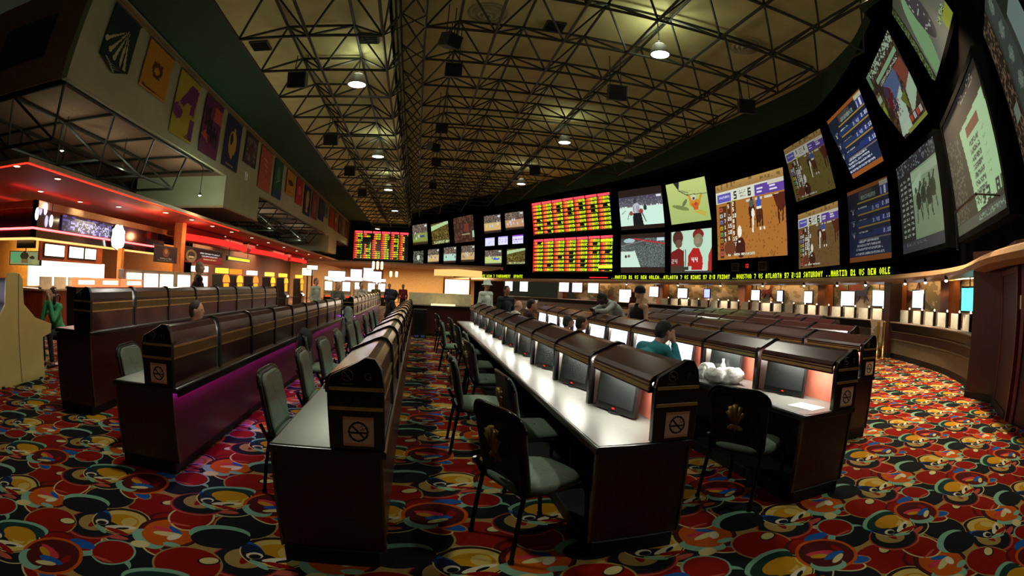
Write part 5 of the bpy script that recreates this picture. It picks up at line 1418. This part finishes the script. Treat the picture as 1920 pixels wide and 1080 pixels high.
# pale dividers with small lamp on the counter
M_divp = mat('beige_window_divider', (226, 214, 186), .5)
M_bulb = glow('small_bulb', (255, 236, 190), 5.0)
dcnt = 0
def window_divider(az, k, near):
    q, nn = at_az(az, -.12)
    lab = '%s beige divider along the %s counter, counted from the aisle' % (ORD[k] if k < 20 else 'further', near)
    t = thing('window_divider', lab, 'counter divider', (q.x, q.y, 1.10), math.atan2(nn.y, nn.x) + PI / 2, 'dividers on the %s betting counter' % near)
    MB().box(-.28, .28, 0, .03, 0, .36).build('panel', M_divp, t, bevel=.006)
    MB().box(.3, .36, -.03, .05, 0, .38).build('post', M_black, t)
    MB().ell((.33, 0, .41), (.025, .025, .03), 8, 6).build('bulb', M_bulb, t)
pts_n = [p for p in offset(CURVE, -.12) if 4.4 < p[1] < 40]
acc = 0; last = None; k1 = k2 = 0
for p0, p1 in zip(pts_n[:-1], pts_n[1:]):
    seg = math.hypot(p1[0] - p0[0], p1[1] - p0[1]); s = 0
    while True:
        if acc + (seg - s) < .82: acc += seg - s; break
        s += .82 - acc; acc = 0
        x = p0[0] + (p1[0] - p0[0]) * s / seg; y = p0[1] + (p1[1] - p0[1]) * s / seg
        az = math.degrees(math.atan2(x, y))
        if y < 9.2:
            window_divider(az, k1, 'near'); k1 += 1
        elif 10.4 < y < 36:
            if k2 < 20: window_divider(az, k2, 'far'); k2 += 1
# lit back strip of the far windows
struct('trim_4', ribbon([(-1.95, 2.42), (-2.05, 2.48)], [p for p in CURVE if 2.6 < p[1] < 36]), glow('cove_tube', (255, 206, 140), 16.0))
for i, az in enumerate((63, 60.2, 57.6, 52.5, 49, 45, 40, 35, 30, 24, 18)):
    q, nn = at_az(az, .3)
    t = thing('spotlight', 'small bright spotlight under the curved lip, %s from the aisle end' % ORD[i], 'spotlight', (q.x, q.y, 2.2), 0, 'spotlights under the lip')
    MB().lathe([(.03, .0), (.06, .1), (.03, .14)], n=12).build('can', M_bez, t)
    MB().ell((0, 0, 0), (.045, .045, .03), 10, 6).build('bulb', glow('spot_bulb', (255, 240, 225), 14), t)
    ld = bpy.data.lights.new('lip_spot', 'SPOT'); ld.energy = 110; ld.color = (1, .86, .68); ld.spot_size = 1.9; ld.spot_blend = .7
    lo = bpy.data.objects.new('spot_light', ld); col.objects.link(lo); lo.parent = t; lo.location = (0, 0, -.05)
    lo.rotation_euler = Vector((-nn.x, -nn.y, -1.1)).to_track_quat('-Z', 'Y').to_euler()
# brass posts
for k, (x, y) in enumerate(((12.8, 9.46), (12.97, 9.33))):
    t = thing('brass_post', 'tall polished brass post beside the dark pillar, %s one' % ('nearer the desks' if k == 0 else 'nearer the pillar'), 'post', (x, y, 0), 0, 'brass posts at the counter')
    MB().lathe([(.09, 0), (.09, .02), (.04, .03), (.04, 1.05), (.05, 1.06), (.05, 1.1), (.03, 1.12), (0.001, 1.13)], n=16).build('post', mat('polished_brass', (236, 190, 96), .2, metal=.9), t, smooth=True)
# dark red end wall with doors on the right
M_dr = wood('oxblood_wall', (58, 20, 22), .55, axis=2)
struct('wall_right_end', MB().prism([(9.2, 4.25), (9.05, 3.5), (7.9, 2.75), (7.0, 1.2), (6.5, -2), (9.5, -2), (10.5, 3.6)], 0, 2.62, 'z'), M_dr)
struct('baseboard_right', MB().prism([(9.17, 4.26), (9.02, 3.52), (7.87, 2.77), (6.97, 1.22), (6.47, -2), (6.6, -2), (7.1, 1.2), (8.0, 2.7), (9.15, 3.5), (9.25, 4.2)], 0, .12, 'z'), M_kick)
def door(p, q, label, n):
    d = Vector((q[0] - p[0], q[1] - p[1], 0)); w = d.length; a = math.atan2(d.y, d.x)
    t = thing('door_%d' % n, label, 'door', (p[0], p[1], 0), a)
    t['kind'] = 'structure'
    MB().box(0, .1, -.03, .06, 0, 2.25).box(w - .1, w, -.03, .06, 0, 2.25).box(0, w, -.03, .06, 2.15, 2.25).build('frame', mat('red_door_frame', (92, 26, 30), .4), t, bevel=.01)
    MB().box(.1, w - .1, -.005, .03, .02, 2.15).build('leaf', M_dr, t)
    MB().box(w - .2, w - .16, -.06, -.01, .9, 1.1).build('handle', M_brass, t)
door((7.8, 2.63), (8.98, 3.4), 'dark red double door beside the end of the betting counter', 1)
door((6.95, 1.25), (7.75, 2.55), 'dark red door with bright red frame at the edge of the view', 2)
t = thing('wall_plate', 'small pale switch plate on the red door frame', 'switch', (7.72, 2.60, 1.72), math.radians(33))
MB().box(-.05, .05, -.03, 0, -.1, .1).build('plate', M_divp, t, bevel=.004)
MB().box(-.02, .02, -.04, -.03, -.04, .04).build('key', M_kick, t)

# ------------------------------------------------------------------ bar side on the left
M_rsoff = mat('red_soffit_paint', (120, 22, 18), .75)
struct('ceiling_bar', MB().box(-30, XF - .05, 7.4, 58, 3.74, 3.79), M_rsoff)
struct('trim_5', MB().box(-30, XF - .02, 7.3, 7.4, 3.72, 3.82).box(XF - .05, XF + .05, 7.3, 58, 3.72, 3.82), M_tan)
t = thing('neon_tube', 'red neon line around the edge of the red bar ceiling', 'neon light', (XF - .05, 7.35, 3.70))
MB().box(-14, 0, -.02, .02, 0, .03).box(-.02, .02, 0, 14, 0, .03).build('tube', glow('red_neon', (255, 34, 20), 5.0), t)
REDL = [(-8.93, 7.5), (-8.9, 9.1), (-10.9, 10.4), (-10.9, 12.5), (-10.1, 13.8), (-9.0, 15.4), (-8.9, 17.4), (-8.95, 19.6), (-8.97, 22), (-8.97, 25), (-8.97, 28), (-8.97, 31.5), (-8.97, 35), (-8.97, 39), (-8.97, 44), (-10.4, 24.5), (-10.4, 30)]
for k, (x, y) in enumerate(REDL):
    t = thing('recessed_light', '%s small recessed light in the red bar ceiling, from the near corner' % ORD[k], 'ceiling light', (x, y, 3.735), 0, 'recessed lights in the red ceiling')
    MB().lathe([(.09, -.0), (.12, -.012), (.1, -.02)], n=16).build('ring', M_divp, t)
    MB().lathe([(.085, -.012), (.085, -.02)], n=16).build('lens', glow('warm_lens', (255, 240, 214), 8.0), t)
    if k < 8:
        ld = bpy.data.lights.new('recessed_lamp', 'SPOT'); ld.energy = 40; ld.color = (1, .78, .52); ld.spot_size = 2.4; ld.spot_blend = .6
        lo = bpy.data.objects.new('lamp_light', ld); col.objects.link(lo); lo.parent = t; lo.location = (0, 0, -.05)
for k, (x, y) in enumerate(((-11.0, 11.2), (-9.6, 14.6), (-13.5, 10.6))):
    ld = bpy.data.lights.new('bar_red_cove', 'AREA'); ld.shape = 'RECTANGLE'; ld.size = 4; ld.size_y = .2; ld.energy = 12; ld.color = (1, .08, .05)
    lo = bpy.data.objects.new('bar_red_cove', ld); col.objects.link(lo); lo.location = (x, y, 3.55); lo.rotation_euler = (PI, 0, PI / 2)
# bar front: tan band, dark mirror, neon, amber back
XB, YB = -11.0, 10.35
M_mir = mat('dark_bar_mirror', (26, 22, 34), .12, coat=.6, vary=.5, scale=1.5)
struct('wall_bar_fascia', MB().box(-22, XB, YB, YB + .15, 3.3, 3.5).box(XB - .15, XB, YB, 20.5, 3.3, 3.5), M_tan)
struct('wall_bar_header', MB().box(-22, XB - .06, YB + .06, YB + .2, 2.5, 3.3).box(XB - .2, XB - .06, YB + .06, 19, 2.5, 3.3), M_mir)
t = thing('neon_tube', 'hot pink-red neon line across the dark bar header', 'neon light', (XB, YB, 2.74))
MB().tube((-2.4, -.03, 0), (.02, -.03, 0), .03, n=8).tube((.02, -.03, 0), (.02, 8.6, .0), .03, n=8).build('tube', glow('pink_neon', (255, 62, 62), 12.0), t)
for k in range(5): MB().tube((-2.2 + .55 * k, 0, 0), (-2.2 + .55 * k, 0, .5), .006, n=4).build('hanger', M_frame, t)
t = thing('light_shelf', 'warm lit yellow shelf edge under the bar neon', 'shelf', (XB, YB, 2.46))
MB().box(-2.3, .02, -.04, .1, -.03, .03).box(-.1, .03, 0, 8.6, -.03, .03).build('shelf', glow('amber_edge', (255, 196, 110), 1.6), t)
for k, (dy, z) in enumerate(((.02, 3.12), (.35, 3.0), (.2, 3.3))):
    t = thing('pendant_spot', '%s glaring white spot hanging at the corner of the bar' % ORD[k], 'spotlight', (XB + .06, YB + dy * 2.2, z), 0, 'glaring spots at the bar corner')
    MB().ell((0, 0, 0), (.06, .06, .17), 12, 8).build('bulb', glow('violet_white', (236, 226, 255), 12), t, smooth=True)
    MB().tube((0, 0, .1), (0, 0, 3.5 - z), .012, n=5).build('stem', M_frame, t)
struct('wall_bar_amber', MB().box(-22, -14.4, 14.2, 14.4, 0, 3.3).box(-14.6, -14.4, 14.2, 26, 0, 3.3), mat('amber_bar_wall', (196, 126, 44), .7))
ld = bpy.data.lights.new('bar_glow', 'AREA'); ld.shape = 'RECTANGLE'; ld.size = 6; ld.size_y = 1.2; ld.energy = 420; ld.color = (1, .82, .5)
lo = bpy.data.objects.new('bar_glow', ld); col.objects.link(lo); lo.location = (-12.8, 13.0, 3.2)
M_menu = glow('menu_board', (255, 246, 226), 2.6)
cab = thing('menu_wall', 'orange-brown wood panel that carries three bright menu boards', 'panel', (XB, 12.4, 1.7))
MB().box(-.14, -.06, -1.6, 1.9, .2, .78).build('panel', wood('orange_wood', (156, 66, 26), .4, axis=1), cab)
for k, (ya, yb) in enumerate(((11.02, 12.02), (12.3, 13.1), (13.2, 13.85))):
    t = thing('menu_screen', '%s bright white menu screen over the bar counter' % ['first', 'second', 'third'][k], 'screen', (XB - .03, (ya + yb) / 2, 2.2), 0, 'menu screens over the bar')
    MB().box(-.03, .0, -(yb - ya) / 2 - .04, (yb - ya) / 2 + .04, -.2, .2).build('frame', M_bez, t)
    MB().box(.0, .006, -(yb - ya) / 2, (yb - ya) / 2, -.16, .16).build('display', M_menu, t)
t = thing('bar_shelving', 'glaring white lit bar shelves under the menu screens', 'bar shelf', (-12.6, 13, 0))
MB().box(-.1, 0, -1.2, 3.5, 1.15, 1.95).build('lit_panel', glow('white_bar_panel', (255, 246, 220), 1.7), t)
MB().box(-.3, .2, -1.2, 3.5, .0, 1.12).build('cabinet', M_red, t)
t = thing('bar_counter', 'bar counter with a pale top and wood front, behind the green-jacketed woman', 'bar counter', (XB, 12.5, 0))
MB().box(-.5, .05, -1.6, 3.4, 0, 1.06).build('front', wood('bar_wood', (134, 58, 34), .4, axis=2), t)
MB().box(-.55, .15, -1.65, 3.45, 1.06, 1.12).build('top', M_ledge, t, bevel=.01)
MB().box(-3.0, -.5, -1.6, -1.1, 0, 1.06).build('return_front', MATS['bar_wood'], t)
MB().box(-3.0, -.5, -1.7, -1.05, 1.06, 1.12).build('return_top', M_ledge, t)
for k, y in enumerate((11.0, 11.75, 12.5, 13.2)):
    t = thing('napkin_board', '%s white divider board on the bar counter' % ORD[k], 'board', (XB - .1, y + .2, 1.12), 0, 'white boards on the bar counter')
    MB().box(-.02, .02, -.3, .3, 0, .34).build('board', M_divp, t, bevel=.005)
    for ya in (-.3, .26): MB().box(-.06, .06, ya, ya + .04, 0, .04).build('foot', M_bez, t)
for k, y in enumerate((10.9, 11.9, 12.9)):
    t = thing('bar_stool', '%s dark round-seated stool at the bar counter' % ORD[k], 'bar stool', (XB + .55, y, 0), 0, 'stools at the bar counter')
    MB().lathe([(.17, .70), (.2, .73), (.2, .77), (.15, .80), (0.001, .81)], n=18).build('seat', M_upb, t, smooth=True)
    MB().sweep([(.18, -.14, .82), (.23, -.1, .95), (.25, 0, 1.0), (.23, .1, .95), (.18, .14, .82)], .025, 6).build('backrest', M_upb, t)
    MB().lathe([(.2, 0), (.2, .02), (.03, .04), (.03, .70)], n=14).build('post', M_frame, t)
t = thing('television', 'black unlit television hung under the bar shelf', 'television', (-11.9, 10.9, 2.4))
MB().box(-.5, .5, -.03, .03, -.17, .17).build('bezel', M_bez, t, bevel=.01); MB().box(-.46, .46, -.036, -.03, -.14, .14).build('display', M_scr_off, t)
MB().tube((0, 0, .17), (0, 0, .4), .02).build('bracket', M_bez, t)
t = thing('television', 'green and tan lit television below the black one', 'television', (-11.95, 10.9, 1.95))
MB().box(-.85, .85, 0, .06, -.2, .2).build('bezel', M_bez, t)
put(painted_mesh('display', Pic(40, 16, (130, 136, 96)).ell(.2, .4, .2, .5, (90, 150, 100)).ell(.5, .3, .14, .3, (46, 40, 24)).rect(.4, .55, .62, .85, (110, 90, 50)).ell(.76, .45, .08, .12, (40, 40, 30)).ell(.85, .8, .1, .2, (150, 150, 90)), 1.6, .36, M_pic), 'display', t, (0, -.004, 0))
MB().tube((0, .05, .2), (0, .05, .42), .02).build('bracket', M_bez, t)
# round glowing crest sign
t = thing('crest_sign', 'blown-out white crest-shaped sign glowing over the bar', 'sign', (XB + .15, 15.0, 2.85))
pr_ = [(-.32, .12), (-.38, -.1), (-.3, -.3), (0, -.4), (.3, -.3), (.38, -.1), (.32, .12), (.36, .22), (.22, .3), (.14, .42), (0, .34), (-.14, .42), (-.22, .3), (-.36, .22)]
MB().prism(pr_, -.06, .06, 'x').build('lightbox', glow('sign_white', (255, 255, 246), 9.0), t)
MB().prism([(a * 1.08, b * 1.08) for a, b in pr_], -.09, -.06, 'x').build('frame', M_bez, t)
MB().box(-.3, -.09, -.02, .02, -.02, .02).build('bracket', M_bez, t)
for (y, z, w, lab) in ((14.9, 0, .2, 'orange wood column under the crest sign'), (18.55, 0, .38, 'red-lit bright square column between two hanging banners')):
    t = thing('column', lab, 'column', (-10.6 if y < 17 else -10.0, y, 0)); t['kind'] = 'structure'
    MB().box(-w / 2, w / 2, -w / 2, w / 2, 0, 2.48 if y < 17 else 3.74).build('shaft', mat('warm_column', (206, 130, 60), .6), t, bevel=.02)
    MB().box(-w / 2 - .05, w / 2 + .05, -w / 2 - .05, w / 2 + .05, 0, .3).build('foot', M_red, t)
    ld = bpy.data.lights.new('column_light', 'POINT'); ld.energy = 60; ld.color = (1, .6, .2) if y < 17 else (1, .25, .12); ld.shadow_soft_size = .15
    lo = bpy.data.objects.new('column_light', ld); col.objects.link(lo); lo.location = (-9.3, y + .2, 3.2)
def hang_sign(y0, y1, z0, z1, x, pic, label):
    t = thing('hanging_banner', label, 'sign', (x, (y0 + y1) / 2, (z0 + z1) / 2))
    o = put(painted_mesh('face', pic, y1 - y0, z1 - z0, picture_mat('backlit_banner', .8), .02), 'face', t); o.rotation_euler = (0, 0, PI / 2)
    MB().box(-.05, .0, -(y1 - y0) / 2 - .03, (y1 - y0) / 2 + .03, (z1 - z0) / 2, (z1 - z0) / 2 + .04).build('rail', M_bez, t)
    for s in (-1, 1): MB().tube((-.02, s * (y1 - y0) * .4, (z1 - z0) / 2), (-.02, s * (y1 - y0) * .4, 3.74 - (z0 + z1) / 2), .008, n=4).build('wire', M_bez, t)
hang_sign(16.25, 18.2, 2.1, 2.68, -9.9, Pic(48, 24, (30, 16, 14)).ell(.5, .35, .14, .3, (120, 50, 30)).ell(.5, .3, .07, .14, (176, 110, 60)).noise(.25, .72, .75, .8, None, (170, 150, 130), .6).noise(.15, .84, .85, .9, None, (120, 96, 76), .5), 'dark hanging banner with a small round portrait, left of the lit column')
hang_sign(18.95, 23.2, 2.2, 2.82, -9.9, Pic(96, 32, (40, 20, 18)).poly([(.2, 1), (.45, .5), (1, .4), (1, 1)], (150, 40, 28)).rect(.0, .9, 1, 1, (130, 36, 26)).ell(.15, .55, .13, .42, (150, 110, 60)).ell(.15, .5, .09, .25, (70, 36, 24)).ell(.12, .62, .04, .06, (220, 180, 110)).ell(.18, .62, .04, .06, (220, 180, 110)).noise(.36, .22, .92, .32, None, (220, 214, 206), .68).noise(.41, .40, .85, .50, None, (220, 214, 206), .68).noise(.46, .62, .82, .72, None, (226, 190, 120), .68), 'wide dark red hanging banner with a face and three lines of white text')
# red curved coves
M_cove = glow('red_cove', (255, 44, 36), 1.6)
def cove(y0, y1, label, bow=.5):
    t = thing('red_cove', label, 'light cove', (-10.2, (y0 + y1) / 2, 3.2))
    n = 14; mb = MB(); vs = []; w = y1 - y0
    for i in range(n + 1):
        u = i / n
        x = bow * math.sin(PI * u); y = -w / 2 + w * u
        vs += [(x - .1, y, .2), (x + .15, y, .18), (x + .15, y, -.0), (x, y, -.08)]
    fs = [(4 * i + j, 4 * i + 4 + j, 4 * i + 5 + j, 4 * i + 1 + j) for i in range(n) for j in range(3)]
    mb.add(vs, fs).build('glow_band', M_cove, t, smooth=False)
    MB().box(-.4, -.1, -w / 2, w / 2, -.1, .5).build('box', M_rsoff, t)
cove(19.0, 27.2, 'long curved red glowing cove above the wide red banner'); cove(28, 36.4, 'second red glowing cove farther along the bar', .3); cove(37.5, 43, 'short far red cove near the end of the bar', .2)
t = thing('yellow_sign', 'yellow lit strip sign under the second red cove', 'sign', (-10, 26.0, 2.63))
MB().box(-.1, 0, -1.8, 1.8, -.12, .12).build('case', M_bez, t); MB().box(0, .01, -1.7, 1.7, -.07, .07).build('light', glow('yellow_strip', (255, 220, 60), 1.5), t); [MB().tube((-.05, ya, .12), (-.05, ya, 1.1), .02).build('hanger', M_bez, t) for ya in (-1.5, 1.5)]
# slot machines behind the raised row
def slot(x, y, c, kind, label, rz=0.0, top=None):
    t = thing('slot_machine', label, 'slot machine', (x, y, 0), rz, 'slot machines behind the raised desk row')
    MB().box(-.32, .3, -.33, .33, 0, .62).build('base', M_black, t, bevel=.01)
    MB().prism([(-.3, .62), (.34, .62), (.34, .78), (.22, .86), (.16, 1.75), (-.3, 1.75)], -.33, .33).build('cabinet', M_bez if kind == 'o' else mat('beige_slot_case', (170, 150, 110), .4), t, bevel=.01)
    g = glow('slot_%d_%d_%d' % c, c, 2.4)
    if kind == 'w':
        MB().box(.19, .215, -.25, .25, 1.08, 1.66).build('screen', g, t, rot=(0, 0, 0))
        MB().box(.335, .35, -.2, .2, .66, .74).build('button_deck', glow('slot_buttons', (255, 60, 30), 2.2), t)
    else:
        MB().prism([(-.3 * math.cos(PI * i / 12), 1.46 + .30 * math.sin(PI * i / 12)) for i in range(13)], .17, .26, 'x').build('dome', g, t)
        MB().box(.2, .24, -.24, .24, 1.0, 1.42).build('screen', glow('slot_amber', (255, 150, 30), 2.0), t)
        MB().box(.34, .36, -.18, .18, .68, .78).build('button_deck', glow('slot_pale', (236, 240, 220), 2.0), t)
    if kind == 'o' or top: MB().box(-.2, .2, -.28, .28, 1.8, 2.0).build('topper', top and glow('top_%d_%d_%d' % top, top, 2.0) or M_bez, t, bevel=.02)
SL = [(-8.05, 11.95, (255, 240, 230), 'w', None), (-8.0, 12.85, (255, 225, 240), 'w', None), (-8.0, 13.85, (255, 240, 220), 'w', None), (-8.0, 15.1, (255, 238, 240), 'w', None), (-8.0, 16.6, (255, 180, 180), 'w', (255, 230, 220)), (-8.0, 18.8, (255, 120, 40), 'o', (255, 210, 60)), (-8.0, 20.4, (255, 150, 40), 'o', (255, 120, 30)), (-8.0, 22.6, (255, 110, 40), 'o', (255, 246, 230)), (-8.0, 25.5, (255, 170, 40), 'o', (255, 220, 80)), (-8.0, 28.2, (255, 150, 40), 'o', (255, 200, 60)), (-8.0, 32.2, (255, 140, 30), 'o', (255, 180, 60))]
for k, (x, y, c, kind, top) in enumerate(SL):
    lab = ('%s white-screened slot machine behind the raised desk row' % ORD[k]) if kind == 'w' else ('%s orange-domed slot machine farther along the bar' % ORD[k - 5])
    slot(x, y, c, kind, lab, 0 if kind == 'o' else -.55, top)
for k, (x, y, c, lab) in enumerate(((-4.9, 33, (236, 226, 255), 'dazzling white slot machine in the far crowd, first'), (-4.2, 34, (255, 250, 255), 'dazzling white slot machine in the far crowd, second'), (-3.5, 36, (246, 236, 255), 'dazzling white slot machine in the far crowd, third'), (-6.3, 34, (255, 255, 250), 'dazzling white slot machine left of the far crowd'), (-2.9, 38, (255, 230, 240), 'tall pinkish slot machine beside the amber wall'))):
    slot(x, y, c, 'w', lab, -PI / 2 + .2, c)
# tan end panel of the slot bank at the left edge
t = thing('slot_bank', 'tan wood end panel of a slot machine bank at the edge of the view', 'slot machine', (-6.05, 5.4, 0))
out = [(4.83, 0), (6.01, 0), (6.02, .62), (6.25, .67), (6.27, .81), (5.83, .93), (5.54, 1.14), (5.5, 1.49), (5.41, 1.57), (5.28, 1.585), (5.15, 1.575), (5.1, 1.49), (5.08, 1.14), (4.9, .93), (4.6, .81), (4.6, .67), (4.82, .62)]
mtw = mat('tan_slot_wood', (206, 186, 116), .5, vary=.06, scale=3)
MB().prism([(y - 5.4, z) for y, z in out], -.04, 0, 'x').build('end_panel', mtw, t, bevel=.006)
MB().prism([(y - 5.4, z) for y, z in [(4.86, .02), (5.98, .02), (5.98, .64), (5.75, .9), (5.46, 1.14), (5.44, 1.5), (5.14, 1.5), (5.12, 1.14), (4.9, .9), (4.86, .64)]], -.75, -.04, 'x').build('cabinet', M_bez, t)
MB().box(0, .004, -.012, .002, .02, 1.56).build('seam', mat('seam_dark', (96, 84, 50), .7), t)  # darker strip along the panel joint
for ya in (-.52, .46): MB().box(-.2, .03, ya, ya + .06, .0, .03).build('foot', M_bez, t)
s_ = MB().box(-.7, -.08, -.46, -.42, 1.18, 1.46).build('screen', glow('slot_screen_lilac', (236, 226, 255), 2.2), t)
MB().box(-.6, -.2, -.6, -.5, .95, 1.0).build('button_deck', MATS['slot_buttons'], t)
t = thing('slot_stool', 'low dark stool under the green-jacketed woman', 'stool', (-6.67, 7.12, 0))
MB().lathe([(.17, .44), (.2, .46), (.2, .50), (.16, .52), (0.001, .525)], n=18).build('seat', M_upb, t, smooth=True)
MB().lathe([(.2, 0), (.2, .02), (.035, .04), (.035, .44)], n=14).build('post', M_frame, t)

# ------------------------------------------------------------------ end of the aisle
t = thing('service_desk', 'dark red panelled desk closing the end of the aisle, beige board on top', 'service desk', (.7, 16.6, 0))
MB().box(-1.0, 1.0, -.3, .3, .08, .95).build('panel', M_red, t); MB().box(-.95, .95, -.28, .28, 0, .08).build('kickboard', M_kick, t)
MB().box(-1.05, 1.05, -.35, .35, .95, 1.0).build('top', M_black, t, bevel=.006)
MB().box(-1.05, 1.05, .25, .32, 1.0, 1.4).build('upstand', mat('beige_upstand', (226, 212, 166), .6), t, bevel=.01)
MB().box(-.3, .5, -.1, .1, 1.0, 1.05).build('lamp', glow('desk_lamp', (255, 226, 170), 1.6), t)
t = thing('waste_bin', 'tall black bin standing at the end of the aisle beside row G', 'bin', (.05, 15.75, 0))
MB().box(-.2, .2, -.2, .2, .0, .82).build('body', M_black, t, bevel=.02); MB().box(-.21, .21, -.21, .21, .82, .9).build('lid', M_bez, t, bevel=.02)
for s in (-.1, .1): MB().box(s - .06, s + .06, -.215, -.2, .03, .1).build('label_patch', mat('blue_patch', (60, 90, 150), .5), t)
M_amb = mat('amber_panel', (196, 156, 100), .7)
struct('wall_far_amber', MB().box(-3.5, 5.2, 47.5, 47.8, 0, 3.6), M_amb)
t = thing('entrance', 'brilliant white lit shop entrance at the far end of the aisle', 'entrance', (3.0, 39.5, 0))
MB().box(-1.0, .9, 0, .1, 0, 2.2).build('doorway_light', glow('entrance_white', (255, 240, 210), 3.5), t)
for xa in (-1.15, .9): MB().box(xa, xa + .15, -.1, .2, 0, 2.4).build('jamb', M_or, t)
cp = MB(); n_ = 16
vs = []
for i in range(n_ + 1):
    a = PI * i / n_
    vs += [(-1.9 * math.cos(a), -.9 * math.sin(a), 2.45), (-1.9 * math.cos(a), -.9 * math.sin(a), 2.95)]
cp.add(vs + [(0, 0, 3.05)], [(2 * i, 2 * i + 2, 2 * i + 3, 2 * i + 1) for i in range(n_)] + [(2 * i + 1, 2 * i + 3, 2 * n_ + 2) for i in range(n_)])
cp.build('canopy', glow('canopy_glow', (255, 206, 120), 1.1), t)
for k, x in enumerate((-3.3, -3.0, -2.7)):
    t = thing('wall_lamp', '%s of three tall cream lamps under the far odds board' % ['first', 'second', 'third'][k], 'wall lamp', (x, 34.9, 2.93), 0, 'three cream lamps')
    MB().lathe([(.06, -.3), (.09, -.25), (.09, .2), (.06, .25)], n=12).build('shade', glow('cream_lamp', (255, 226, 170), 2.4), t, smooth=True)
    MB().tube((0, 0, .25), (0, 0, .8), .012, n=5).build('rod', M_bez, t)
for k, x in enumerate((-2.05, -1.65)):
    t = thing('wall_lamp', '%s of two small warm lamps above the far crowd' % ['first', 'second'][k], 'wall lamp', (x, 35, 2.35), 0, 'two warm lamps')
    MB().lathe([(.05, -.2), (.09, -.15), (.1, .15), (.05, .2)], n=12).build('shade', MATS['cream_lamp'], t, smooth=True)
    MB().tube((0, 0, .2), (0, 0, 1.3), .012, n=5).build('rod', M_bez, t)
struct('ceiling_far', MB().box(XF, 6, 36, 58.5, 3.1, 3.22), M_brown)
struct('wall_bar_far', MB().box(-13.6, -13.4, 27, 50, 0, 3.74), mat('rust_bar_wall', (116, 76, 52), .7))
struct('wall_far_end', MB().box(-30, -3.6, 50, 50.2, 0, 3.74), M_amb)
for x, y, e, c in ((-6, 40, 800, (1, .84, .64)), (-2, 42, 700, (1, .7, .35)), (3, 43, 500, (1, .75, .4)), (-11.5, 27, 500, (1, .66, .36)), (-11.5, 36, 500, (1, .66, .4)), (-9, 45, 600, (1, .7, .5))):
    ld = bpy.data.lights.new('far_casino_fill', 'AREA'); ld.shape = 'RECTANGLE'; ld.size = 5; ld.size_y = 5; ld.energy = e; ld.color = c  # unseen area lights without fixtures, added to brighten the far walls
    lo = bpy.data.objects.new('far_casino_fill', ld); col.objects.link(lo); lo.location = (x, y, 3.0 if x > -8 else 3.6)

t = thing('mirror_reflection', 'mottled violet and white lit glass painted along the dark bar header', 'display', (XB + .03, 13.2, 3.02))
gp = Pic(60, 16, (40, 34, 56)).noise(0, 0, 1, 1, None, (96, 84, 150), .4, 2).noise(.15, .3, .95, 1, None, (190, 180, 236), .28, 2).noise(.3, .2, 1, .9, None, (226, 220, 250), .14)  # bluish reflections in the bar mirror, painted as a glowing panel
o = put(painted_mesh('reflection', gp, 2.9, .46, M_pic, .03), 'reflection', t); o.rotation_euler = (0, 0, PI / 2)

for k, (x, y) in enumerate(((-7.9, 9.45), (-7.7, 10.25), (-7.45, 11.05))):
    t = thing('slot_machine', 'low slot machine with red-orange lit top behind the raised row, %s from the bar' % ORD[k], 'slot machine', (x, y, 0), -.25, 'low red-topped slot machines')
    MB().prism([(-.3, 0), (.32, 0), (.34, .7), (.2, .8), (.15, 1.3), (-.3, 1.3)], -.36, .36).build('cabinet', M_bez, t, bevel=.01)
    MB().box(-.1, .12, -.34, .34, 1.3, 1.5).build('topper', glow('slot_red_top', (255, 96, 56), 3.0), t, bevel=.02)
    MB().box(.12, .135, -.26, .26, 1.36, 1.45).build('topper_letters', glow('slot_red_core', (255, 236, 200), 4.0), t)
    MB().box(.19, .2, -.24, .24, .86, 1.22).build('screen', MATS['slot_amber'], t, rot=(0, -.1, 0))

for k, (x, y, z, w, h, c, lab) in enumerate(((-6.0, 35.5, 2.05, 1.3, .8, (255, 250, 255), 'blazing white slot sign left of the far white machines'), (-4.7, 36.5, 2.2, .9, .9, (246, 226, 255), 'blazing lilac slot sign over the far white machines'), (-3.9, 37.5, 2.3, .8, 1.0, (255, 226, 236), 'pinkish slot sign over the far white machines'), (-3.3, 38.5, 2.0, .7, 1.2, (250, 246, 255), 'tall white slot sign beside the amber wall'), (-8.3, 36, 2.3, .9, .6, (255, 226, 160), 'cream slot sign near the last red cove'), (-7.4, 33.5, 2.55, .8, .35, (255, 240, 210), 'small cream sign below the red cove end'))):
    t = thing('slot_sign', lab, 'sign', (x, y, z), .15)
    MB().box(-w / 2, w / 2, 0, .15, -h / 2, h / 2).build('case', M_bez, t, bevel=.02)
    MB().box(-w / 2 + .04, w / 2 - .04, -.01, 0, -h / 2 + .04, h / 2 - .04).build('face', glow('sign_%d_%d_%d' % c, c, 3.0), t)
    MB().box(-.05, .05, .05, .1, -z, -h / 2).build('post', M_bez, t)
